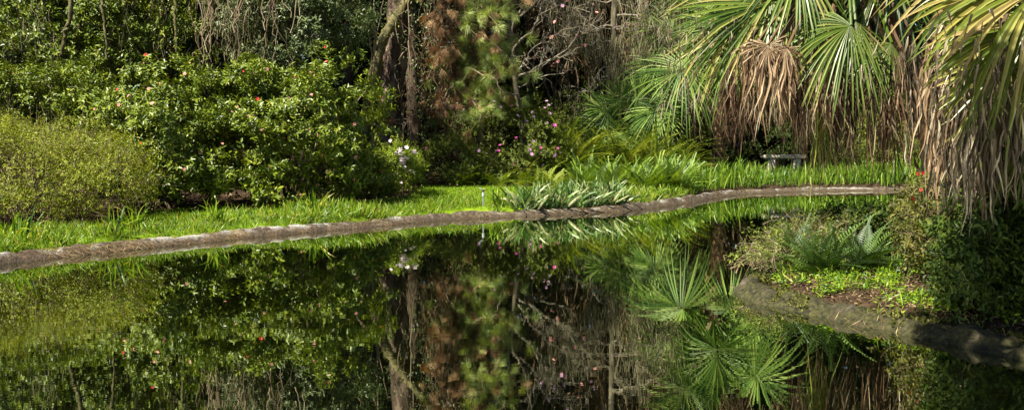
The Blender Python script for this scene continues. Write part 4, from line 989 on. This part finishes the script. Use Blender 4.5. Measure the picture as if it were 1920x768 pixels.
def palm(name, label, trunkpts, tr, crown, seed, leafmat, deadmat, handmade=(), nrand=14, Rr=1.1, plen=1.2, ndead=10, boots=True, elr=(-.35, 1.2), azr=(0, 6.28), deadR=1.0, wm=.045, strips=()):
    rs = rg(seed); base = trunkpts[0]
    root = thing(name, (base[0], base[1], gh(base[0], base[1])), label, 'palm')
    Q = catmull(np.array(trunkpts), 8); mb = MB(); tube(mb, Q + rs.normal(0, .006, Q.shape), np.interp(np.linspace(0, 1, len(Q)), [0, .15, 1], [tr * 1.25, tr, tr * .95]), 14, .5, rough=.06, rs=rs)
    local(mb, root).build('trunk', M['palm_trunk'], root, smooth=True)
    if boots:
        mb = MB(); n = 90; i = rs.integers(1, len(Q), n); az = rs.uniform(0, 6.28, n)
        o_ = np.stack([np.cos(az), np.sin(az), np.zeros(n)], -1)
        v, f = t_leaf(.22, .1, -.05)
        scatter(mb, v, f, Q[i] + o_ * tr * .85, norm(o_ * .55 + [0, 0, 1.0]), o_, rs.uniform(.22, .4, n), rs.uniform(0, 1, n))
        local(mb, root).build('leaf_bases', M['boot'], root)
    def frond(hub, out, nrm, R_, mat, ori=None, **kw):
        mb = MB(); o = np.array(crown if ori is None else ori)
        if kw.pop('pet', True): petiole(mb, o, hub, sagc=kw.pop('sag', .2))
        else: kw.pop('sag', None)
        fan(mb, rs, np.array(hub), out, nrm, R_, **kw); local(mb, root).build(kw.get('nm', 'frond'), M[mat], root, smooth=False)
    for h in handmade: frond(**h)
    for (xl, xh, yl, yh, D_, n_, w_) in strips:
        mb = MB(); pos = np.array([W(rs.uniform(xl, xh), rs.uniform(yl, yh), D_ + rs.uniform(-.5, .4)) for _ in range(n_)])
        strands(mb, rs, pos, rs.uniform(.12, .5, n_), w_, .12, 0, 1, .15); local(mb, root).build('dead_strips', M['deadgrey'], root)['kind'] = 'stuff'
    for k in range(nrand):
        az = rs.uniform(*azr); el = elr[0] + (elr[1] - elr[0]) * rs.uniform(0, 1) ** .8
        dv = np.array([math.cos(az) * math.cos(el), math.sin(az) * math.cos(el), math.sin(el)]); hub = np.array(crown) + dv * plen * rs.uniform(.8, 1.15)
        e2 = el - rs.uniform(.35, .8); ov = np.array([math.cos(az) * math.cos(e2), math.sin(az) * math.cos(e2), math.sin(e2)])
        nv = np.array([-math.cos(az) * math.sin(e2), -math.sin(az) * math.sin(e2), math.cos(e2)]) + rs.normal(0, .25, 3)
        frond(hub, ov, nv, Rr * rs.uniform(.85, 1.1), leafmat, wmax=wm, droop=rs.uniform(.12, .35))
    for k in range(ndead):
        az = rs.uniform(*azr); dv = np.array([math.cos(az), math.sin(az), 0]); hub = np.array(crown) + dv * rs.uniform(.3, .65) * plen + [0, 0, -rs.uniform(.1, .5)]
        frond(hub, dv * .3 + [0, 0, -1], dv + [0, 0, .2], deadR * rs.uniform(.8, 1.1), deadmat, hang=.15, nseg=34, spread=160, droop=.1, wmax=.03, crinkle=.05, tipdroop=.2, sag=.1)
    return root

# far palm behind the irises
D1 = 34.2; c1 = W(1345, 95, D1)
H1 = []
for (px, py, dx, out, nr, r_) in [(1262,60,-.6,(-.85,-.3,.25),(-.2,-.9,.5),1.35), (1352,52,-2.0,(-.05,-.2,.6),(-.3,-.9,.25),1.65), (1285,128,-1.8,(-.5,-.3,-.2),(-.35,-.9,.25),1.55), (1425,95,-1.5,(.5,-.3,-.3),(-.2,-.95,.3),1.4), (1300,-25,-1.6,(-.4,-.2,.6),(-.3,-.9,.25),1.5), (1425,-5,-1.7,(.5,-.2,.4),(-.25,-.9,.25),1.5), (1235,200,-1.4,(-.6,-.3,-.4),(-.3,-.9,.3),1.1), (1240,118,-.7,(-.9,-.3,-.15),(.0,-.85,.6),1.2), (1275,160,-.8,(-.75,-.4,-.55),(-.1,-.8,.5),1.15), (1330,40,-.9,(-.3,-.4,.6),(0,-.9,.5),1.2), (1300,20,-.4,(-.6,-.2,.75),(-.3,-.9,.3),1.2), (1370,120,-1.0,(.15,-.6,-.7),(0,-.8,.5),1.1), (1400,70,-.7,(.75,-.4,-.1),(.1,-.8,.5),1.2), (1345,-20,-.3,(0,-.3,1),(0,-.95,.2),1.2), (1410,10,-.4,(.6,-.2,.6),(.1,-.9,.3),1.15)]:
    H1.append(dict(hub=W(px, py, D1 + dx), out=out, nrm=nr, R_=r_, mat='palmfar', wmax=.05, droop=.15, fold=.25))
for (px, py) in ((1298,120), (1388,150), (1286,165), (1302,185)):
    H1.append(dict(hub=W(px, py, D1 - .5), out=(-.1, -.1, -1), nrm=(0, -1, .1), R_=1.75, mat='deaddark', nseg=40, spread=180, droop=.05, wmax=.04, crinkle=.06, sag=.1, hang=.12, hv=.05))
b1 = W(1345, 318, D1)
palm('fan_palm', 'far fan palm with a ragged brown skirt standing behind the irises', [np.array([b1[0], D1, .2]), W(1347, 240, D1), W(1344, 170, D1), c1], .17, c1, 601, 'palmfar', 'deaddark', H1, nrand=12, Rr=1.3, plen=1.2, ndead=0, azr=(-.6, 2.0))

# leaning palm on the right bank: trunk at the right, crown overhanging
D2 = 16.0; c2 = W(1585, -75, D2)
H2 = []
def h2(px, py, D, out, nr, r_, mat='palm', **kw):
    d = dict(hub=W(px, py, D), out=out, nrm=nr, R_=r_, mat=mat, ori=c2); d.update(kw); H2.append(d)
h2(1448, 2, 15.5, (-.85,-.2,-.28), (-.15,-.9,.45), 1.2, droop=.14, fold=.12, nseg=40, wmax=.05, spread=190, costa=.2, tipdroop=.3)
h2(1470, -45, 15.9, (-.95,.1,.12), (-.1,-.8,.6), 1.35, droop=.22, fold=.15, nseg=40, spread=170)
h2(1375, 55, 15.8, (-.75,-.1,-.5), (-.3,-.9,.3), .95, droop=.2, fold=.15, nseg=40, spread=200, costa=.1)
h2(1420, 30, 15.9, (-.45,-.1,-.9), (-.2,-.9,.3), 1.1, droop=.12, fold=.15, nseg=38, spread=150, costa=.1)
h2(1596, 48, 14.9, (-.8,-.3,-.4), (-.15,-.9,.45), .82, spread=190, droop=.38, fold=.3, nseg=50, wmax=.042, rlo=.25, rhi=.8, costa=.12, tipdroop=.3)
h2(1604, 38, 15.0, (.35,-.3,-.9), (.3,-.9,.35), .62, spread=90, droop=.2, fold=.2, nseg=20, wmax=.045, costa=.1)
h2(1672, 80, 15.2, (-.6,-.25,-.8), (-.1,-.95,.3), .62, spread=130, droop=.1, nseg=28, costa=.1, rlo=.2, rhi=.8)
h2(1500, -70, 15.4, (-.2,-.5,-.5), (0,-.8,.6), .85, droop=.3, spread=200)
h2(1500, -60, 16.4, (-.5,.3,-.2), (-.1,-.6,.8), 1.2, droop=.4)
h2(1655, -60, 15.6, (.5,-.3,-.5), (.1,-.8,.6), .95, droop=.35)
h2(1540, 60, 16.6, (-.1,.1,-1), (-.1,-.9,.2), 1.0, droop=.1, spread=160)
def dd(px, py, D, R_=1.1, mat='dead', spread=75, **kw):
    kw2 = dict(nseg=44, spread=spread, droop=.05, wmax=.034, crinkle=.045, sag=.15, fold=.1, costa=.1); kw2.update(kw)
    kw2.setdefault('hang', .12); h2(px, py, D, (rx(), -.25, -.9), (rx(), -.9, .3), R_, mat, **kw2)
_r = rg(66)
def rx(): return float(_r.normal(0, .12))
dd(1412, 92, 14.9, .75, spread=230, hang=.22, rlo=.1); dd(1440, 84, 14.8, .85, spread=250, hang=.3, rlo=.35, nseg=54, wmax=.04); dd(1476, 90, 14.7, .75, spread=230, hang=.2, rlo=.1); dd(1455, 92, 15.0, .9, 'dead', spread=200, hang=.24); dd(1432, 120, 14.9, .7, 'deadgrey', spread=200, hang=.2); dd(1490, 130, 15.2, .6, 'deaddark', spread=200)
dd(1395, 150, 15.9, .6, 'deaddark', 160, wmax=.028, hang=.1)
dd(1400, 130, 15.6, .75, 'deaddark'); dd(1468, 165, 15.7, .5); dd(1505, 150, 15.9, .75, 'deaddark'); dd(1520, 120, 15.3, 1.1, 'dead', 60)
dd(1380, 140, 16, .8, 'deaddark', 160); dd(1560, 110, 15.7, 1.2, 'deaddark'); dd(1545, 118, 14.9, .85, 'dead', 160, rlo=.1); dd(1578, 150, 15.2, .85, 'deaddark', 160); dd(1365, 130, 15.3, .8, 'deaddark', 150, wmax=.026); dd(1600, 120, 15.5, 1.0, 'dead', 60); dd(1640, 105, 15.3, 1.15, 'dead', 60)
dd(1690, 90, 15.2, 1.2, 'dead', 70); dd(1710, 60, 15.3, 1.3, 'deadgrey', 60); dd(1548, 180, 16, .85, 'deaddark'); dd(1665, 170, 15.8, 1.0, 'deaddark')
dd(1540, 140, 15.2, 1.15, 'palmyel', 70)
b2 = G(1745, 440, .3)
palm('fan_palm', 'leaning fan palm whose crown and tan dead fronds overhang the pond', [np.array([W(1765,400,15.4)[0], 15.4, .1]), W(1752, 290, 15.5), W(1725, 160, 15.7), W(1660, 30, 15.9), c2], .17, c2, 602, 'palm', 'deadgrey', H2, strips=((1235, 1420, 20, 200, 15.6, 230, .009), (1500, 1720, 60, 260, 15.1, 170, .01)), nrand=9, Rr=1.15, plen=1.0, ndead=2, elr=(.5, 1.3), azr=(0, 6.28))

# nearest palm at the right edge
D3 = 11.3; c3 = W(1975, -120, D3); H3 = []
def h3(px, py, D, out, nr, r_, mat='palmyel', **kw):
    d = dict(hub=W(px, py, D), out=out, nrm=nr, R_=r_, mat=mat, ori=c3); d.update(kw); H3.append(d)
h3(1890, -25, 10.8, (-.9,-.15,-.25), (-.25,-.85,.5), .85, droop=.2, nseg=40, wmax=.06, spread=230, costa=.2)
h3(1945, 40, 10.5, (-.88,-.15,-.35), (-.2,-.9,.4), .95, droop=.14, nseg=36, wmax=.062, spread=170, costa=.2)
h3(1905, 105, 10.8, (-.6,-.2,-.75), (-.2,-.9,.3), .75, droop=.15, nseg=34, wmax=.055, spread=180, costa=.15)
h3(1850, -70, 11.2, (-.85,0,-.15), (-.2,-.8,.6), .9, droop=.3, nseg=40, wmax=.05, costa=.2)
h3(1960, 130, 10.7, (-.35,-.2,-.95), (-.1,-.95,.2), .9, droop=.12, wmax=.055, spread=170)
h3(1960, -40, 10.4, (-.5,-.4,-.5), (0,-.8,.6), .95, droop=.3, wmax=.06)
def d3(px, py, D, R_=.9, mat='deadgrey', spread=60, **kw):
    kw2 = dict(nseg=26, spread=spread, droop=.05, wmax=.036, crinkle=.045, sag=.15, fold=.1, costa=.1); kw2.update(kw)
    kw2.setdefault('hang', .12); h3(px, py, D, (rx(), -.25, -.9), (rx(), -.9, .3), R_, mat, **kw2)
d3(1800, 150, 11.4, 1.15, spread=200, hang=.15); d3(1828, 190, 10.8, 1.0, spread=180, hang=.12); d3(1856, 185, 10.6, .85, spread=160); d3(1775, 120, 11.6, 1.0, 'dead', 160); d3(1750, 70, 11.8, .8, 'dead', 160); d3(1905, 170, 10.6, .8, spread=160); d3(1815, 90, 10.9, .7, 'deadgrey', 120); d3(1790, 40, 11.2, .7, 'dead', 100); d3(1875, 60, 10.3, .5, 'deadgrey', 90); d3(1930, 90, 10.2, .5, 'deadgrey', 90)
d3(1810, 215, 11.4, .8, 'deadgrey', 160); d3(1835, 240, 11.2, .8, 'deadgrey', 160); d3(1870, 240, 11.4, .9, 'deaddark', 160); d3(1925, 230, 11.2, .9, 'deaddark', 160); d3(1780, 200, 11.9, 1.0, 'deaddark', 160)
palm('fan_palm', 'nearest fan palm at the right edge with yellowing blades and grey hanging fronds', [np.array([W(1905,480,11.9)[0], 11.9, .1]), W(1915, 300, 11.8), W(1940, 100, 11.6), c3], .18, c3, 603, 'palmyel', 'deadgrey', H3, strips=((1725, 1930, 10, 330, 10.5, 150, .012),), nrand=7, Rr=1.1, plen=1.0, ndead=2, elr=(.5, 1.3))

# palmetto fans in the background near the mossy tree
P4 = W(1160, 250, 33.2); H4 = []
for (px, py, out, nr, r_) in [(1140,208,(-.8,-.3,.35),(0,-.9,.4),.95), (1190,190,(.4,-.3,.6),(0,-.9,.4),.95), (1125,225,(-.9,-.2,-.1),(0,-.8,.6),.8), (1205,215,(.9,-.3,.1),(0,-.8,.5),.9), (1165,195,(-.2,-.3,.9),(0,-1,.2),.85), (1232,200,(.9,-.2,.4),(0,-.9,.3),.8)]:
    H4.append(dict(hub=W(px, py, 33.0), out=out, nrm=nr, R_=r_, mat='palmfar', wmax=.045, droop=.12, fold=.2, ori=P4))
palm('palmetto', 'small palmetto with stiff fans below the moss-hung tree', [np.array([P4[0], 33.2, .3]), P4 * [1, 1, 0] + [0, 0, .9], P4], .1, P4, 604, 'palmfar', 'deaddark', H4, nrand=3, Rr=.8, plen=.7, ndead=1, boots=False)

# ------------------------------------------------------------------ stone bench
a = W(1430, 290, 34.0); b = W(1508, 291, 34.0); zt = a[2]; xm = (a[0] + b[0]) / 2; g0 = gh(xm, 34.0)
root = thing('garden_bench', (xm, 34.0, g0), 'small pale stone bench standing behind the irises under the palms', 'bench')
hw = (b[0] - a[0]) / 2
def rbox(cx, cy, cz, sx, sy, sz, bev=.02, name='seat', taper=1.0, rot=0):
    import bmesh
    bm = bmesh.new(); bmesh.ops.create_cube(bm, size=1)
    for v in bm.verts:
        k = taper if v.co.z < 0 else 1
        v.co.x *= sx * k; v.co.y *= sy * k; v.co.z *= sz
    bmesh.ops.bevel(bm, geom=bm.edges[:], offset=bev, segments=3, affect='EDGES')
    me = bpy.data.meshes.new(name); bm.to_mesh(me); bm.free(); me.materials.append(M['stone'])
    o = bpy.data.objects.new(name, me); col.objects.link(o); o.parent = root; o.location = (cx, cy, cz); o.rotation_euler.z = rot
    for p_ in me.polygons: p_.use_smooth = False
    return o
H = zt - g0
H = max(H, .42)
rbox(0, 0, H - .05, hw * 2 + .08, .42, .10, .035, 'seat')
for s in (-1, 1):
    rbox(s * hw * .6, 0, (H - .1) * .5 + .02, .2, .34, H - .14, .03, 'leg', 1.15)
    rbox(s * hw * .6, 0, .03, .28, .40, .08, .02, 'leg_base')

# ------------------------------------------------------------------ sprinkler
p = bank(906, .75); z = p[2]; root = thing('sprinkler', (p[0], p[1], z), 'small riser sprinkler with a black head on the lawn edge', 'sprinkler'); root.scale = (.85, .85, .8)
mb = MB(); tube(mb, [(0,0,-.03),(0,0,.15),(0,0,.3)], [.016]*3, 8, .2); tube(mb, [(0,0,.22),(0,0,.24),(0,0,.34),(0,0,.35)], [.016,.03,.03,.018], 8, .8); mb.build('riser', M['pipe'], root)
mb = MB(); tube(mb, [(0,0,.35),(0,0,.355),(0,0,.40),(0,0,.415)], [.022,.03,.026,.006], 8, .5); mb.build('spray_head', M['plastic'], root)
mb = MB(); tube(mb, [(0,0,.4),(-.05,0,.43),(-.1,0,.47)], [.009,.009,.005], 5, .9); mb.build('nozzle_arm', M['pipe'], root)

# ------------------------------------------------------------------ right bank planting
def pen_pt(px, py, z=.25): q = G(px, py, z); return q
CD = frond_meshes('dark_cycad', 'cycdark', 700, 3, 40, .85, t_frond(26, .16, .028, .45, .6, .3), (.15, 1.3))
for (px, py, s, lb) in ((1560, 505, 1.05, 'dark glossy cycad on the right bank, left of its pair'), (1632, 498, 1.0, 'dark glossy cycad on the right bank nearest the rose shrub'), (1502, 492, .85, 'small cycad frond cluster beside the twiggy bush')):
    q = pen_pt(px, py); o = bpy.data.objects.new('cycad', CD[int(px) % 3]); col.objects.link(o); o.location = (q[0], q[1] + .3, gh(q[0], q[1] + .3)); o.rotation_euler.z = px; o.scale = (s, s, s); tag(o, lb, 'cycad', 'cycads on the right bank')
shrub('twiggy_bush', 'brown twiggy bush with sparse leaves at the tip of the right bank', [(1452,478,14.3,58,42,.5), (1412,512,13.7,30,24,.3), (1500,455,14.8,60,40,.5), (1560,432,15.4,70,28,.5)],
      'azdark', 710, 200, 4, .09, 5, .1, .045, nst=70, rst=.008, ntw=520, twm='vine', tw=.35, twr=.0035, inner=.6)
shrub('rose_shrub', 'leggy shrub with a few red blooms on the right bank below the grey fronds', [(1765,430,13.2,62,80,.6), (1735,415,14.0,42,48,.5), (1800,450,12.6,70,80,.6), (1775,362,13.4,42,38,.4)],
      'olive', 711, 330, 5, .1, 6, .1, .055, nst=40, rst=.01, ntw=260, twm='vine', tw=.4, twr=.004, inner=.5, fl=None)
rose = [o for o in col.objects if o.name.startswith('rose_shrub')][0]
for (px, py) in ((1722, 326), (1731, 324), (1727, 355), (1712, 372)):
    q = W(px, py, 13.0); o = bpy.data.objects.new('flower', FLOWER_ME['red']); col.objects.link(o); o.parent = rose; o.location = q - np.array(rose.location); o.scale = (.024,) * 3; o.rotation_euler = (-.3 + R(90) * 0, .4, px)
    mbt = None
shrub('dark_shrub', 'dense dark shrub in deep shade at the right edge of the bank', [(1870,470,11.2,90,110,.7), (1960,420,11,90,140,.8), (1830,520,10.9,70,50,.5)],
      'dark', 712, 420, 6, .1, 6, .12, .07, nst=26, rst=.012, ntw=120, inner=.6)
shrub('dark_shrub', 'dark evergreen shrub behind the cycads on the right bank', [(1650,445,15.2,70,42,.5), (1590,430,15.6,60,34,.5)],
      'dark', 713, 260, 6, .09, 6, .11, .06, nst=16, rst=.01, ntw=60, inner=.6)

rs = rg(715); root = thing('added_shade_oak', (5.2, -1.5, .2), 'unseen broad oak added on the near shore to shade the right bank', 'tree')  # out-of-view oak added so its crown darkens the right bank
mb = MB(); tk = catmull(np.array([(5.2,-1.5,.0),(5.1,-1.2,1.5),(4.6,-.4,3.4),(3.8,1.6,5.2),(2.6,4.2,6.6),(1.4,6.2,7.0)]), 6); tube(mb, tk, np.linspace(.34, .09, len(tk)), 14, .5, rough=.06, rs=rs)
lb = [(np.array([.9, 6.8, 6.9]), np.array([1.3, 1.0, .7])), (np.array([2.6, 7.0, 7.1]), np.array([1.2, 1.0, .7])), (np.array([3.6, 4.6, 6.9]), np.array([1.8, 1.9, .9])), (np.array([5.4, 2.6, 6.6]), np.array([2.0, 2.2, 1.0]))]
P, Dd = shoots(rs, lb, 620, 13, .2, 716, .8, .2, .6, 3)
for k in range(14): tube(mb, wander(tk[rs.integers(14, len(tk))], P[rs.integers(0, len(P))], 7, .3, rs), np.linspace(.07, .015, 7), 6, .4)
local(mb, root).build('trunk', M['bark_grey'], root, smooth=True)
mb = MB(); leafy(mb, rs, P, Dd, 8, .2, .13, LEAF); local(mb, root).build('crown', M['dark'], root)

# ground cover seedlings, litter on the right bank
rs = rg(720); mb = MB(); mb2 = MB()
x = rs.uniform(2.2, 9, 80000); y = rs.uniform(8, 18, 80000); d = sdist(x, y); k = (d > .38) & (d < 3.2); x, y, d = x[k], y[k], d[k]; z = ground_h(x, y, d)
n = min(len(x), 20000); pos = np.stack([x, y, z + .01], -1)[:n]
scatter(mb, *t_leaf(.16), pos, norm(rs.normal(0, 1, (n, 3)) * [1, 1, .5]), norm(rs.normal(0, .5, (n, 3)) + [0, 0, 1]), rs.uniform(.02, .07, n), rs.uniform(0, 1, n))
tag(mb.build('leaf_litter', M['litter']), 'dry brown leaf litter on the right bank', 'leaf litter', kind='stuff')
q = np.stack([x, y, z], -1)[n:]; qd = d[n:]; sel_ = (smooth_noise(q, 33, 3.2) > -.5) & (qd < 1.9); q = q[sel_][:1050]
m_ = 14; P = np.repeat(q, m_, 0) + rs.normal(0, .05, (len(q) * m_, 3)) * [1, 1, .4] + [0, 0, .04]
n = len(P); scatter(mb2, *LEAF, P, norm(rs.normal(0, 1, (n, 3)) * [1, 1, .5] + [0, 0, .3]), norm(rs.normal(0, .4, (n, 3)) + [0, -.2, 1]), rs.uniform(.02, .06, n), rs.uniform(0, .85, n))
P = q[rs.integers(0, len(q), 700)] + rs.normal(0, .08, (700, 3)) * [1, 1, 0]; blades(mb2, rs, P, rs.uniform(.08, .2, 700), .5, 1.2)
ii = rg(721).integers(int(len(pQ) * .25), len(pQ), 900); u = rg(722).uniform(.2, .42, 900)
kp = np.column_stack([pQ[ii] + pN[ii] * u[:, None], np.full(900, .09)]); kp = kp[smooth_noise(kp, 44, 2.2) > .1]
blades(mb2, rs, kp, rs.uniform(.05, .16, len(kp)), .8, 1.2)
tag(mb2.build('seedlings', M['grass']), 'low green seedlings and weeds on the right bank', 'ground cover', kind='stuff')

# litter under the far shrubs
rs = rg(730); mb = MB(); n = 16000; x = rs.uniform(-14, 14, n); y = rs.uniform(19, 37, n); d = sdist(x, y); k = (d > .6) & (lawn_mask(x, y, d) < .3); x, y, d = x[k], y[k], d[k]; n = len(x)
scatter(mb, *LEAF, np.stack([x, y, ground_h(x, y, d) + .02], -1), norm(rs.normal(0, 1, (n, 3)) * [1, 1, .4]), norm(rs.normal(0, .4, (n, 3)) + [0, 0, 1]), rs.uniform(.06, .14, n), rs.uniform(0, 1, n))
tag(mb.build('leaf_litter', M['litter']), 'brown fallen leaves under the far bank shrubs', 'leaf litter', kind='stuff')

# specks floating on the water
rs = rg(740); mb = MB(); n = 1000; x = rs.uniform(-8, 9, n); y = rs.uniform(8, 30, n); d = sdist(x, y); k = d < -.3; x, y = x[k], y[k]; n = len(x)
scatter(mb, *LEAF, np.stack([x, y, np.full(n, .004)], -1), norm(rs.normal(0, 1, (n, 3)) * [1, 1, 0]), np.tile([0, 0, 1.], (n, 1)), rs.uniform(.01, .03, n), rs.uniform(.3, 1, n))
tag(mb.build('floating_debris', M['litter']), 'tiny leaf bits floating on the pond', 'debris', kind='stuff')

# ------------------------------------------------------------------ world, sun, camera
EL, AZ = 53.0, 40.0            # elevation; degrees behind the left-hand direction
sv = np.array([-math.cos(R(AZ)) * math.cos(R(EL)), -math.sin(R(AZ)) * math.cos(R(EL)), math.sin(R(EL))])
sc = bpy.context.scene
w = bpy.data.worlds.new('World'); sc.world = w; w.use_nodes = True
N = w.node_tree.nodes; L = w.node_tree.links; bg = N['Background']
sky = N.new('ShaderNodeTexSky'); sky.sky_type = 'NISHITA'; sky.sun_disc = False; sky.sun_elevation = R(EL)
sky.sun_rotation = math.atan2(sv[0], sv[1]); sky.air_density = .55; sky.dust_density = .3; sky.ozone_density = .6
L.new(sky.outputs[0], bg.inputs[0]); bg.inputs[1].default_value = .05
ld = bpy.data.lights.new('sun', 'SUN'); ld.energy = 5; ld.angle = R(.5); ld.color = (1, .93, .78)
lo = bpy.data.objects.new('sun', ld); col.objects.link(lo); lo.rotation_mode = 'QUATERNION'; lo.rotation_quaternion = Vector(sv).to_track_quat('Z', 'Y')
lo.location = (0, 0, 30)

cd = bpy.data.cameras.new('camera'); cam = bpy.data.objects.new('camera', cd); col.objects.link(cam)
cam.location = (0, 0, CAMZ); cam.rotation_euler = (math.pi / 2 - T, 0, 0)
cd.sensor_fit = 'HORIZONTAL'; cd.sensor_width = 36; cd.lens = F / 1920 * 36; cd.clip_end = 600
sc.camera = cam
sc.view_settings.view_transform = 'Standard'; sc.view_settings.look = 'None'; sc.view_settings.exposure = 1.85; sc.view_settings.gamma = 1
sc.cycles.use_denoising = True; sc.cycles.denoiser = 'OPENIMAGEDENOISE'; sc.cycles.denoising_input_passes = 'RGB_ALBEDO_NORMAL'; sc.cycles.denoising_prefilter = 'ACCURATE'; sc.cycles.max_bounces = 6; sc.cycles.diffuse_bounces = 1; sc.cycles.glossy_bounces = 3; sc.cycles.transmission_bounces = 3
sc.cycles.use_adaptive_sampling = False
sc.cycles.sample_clamp_indirect = 5
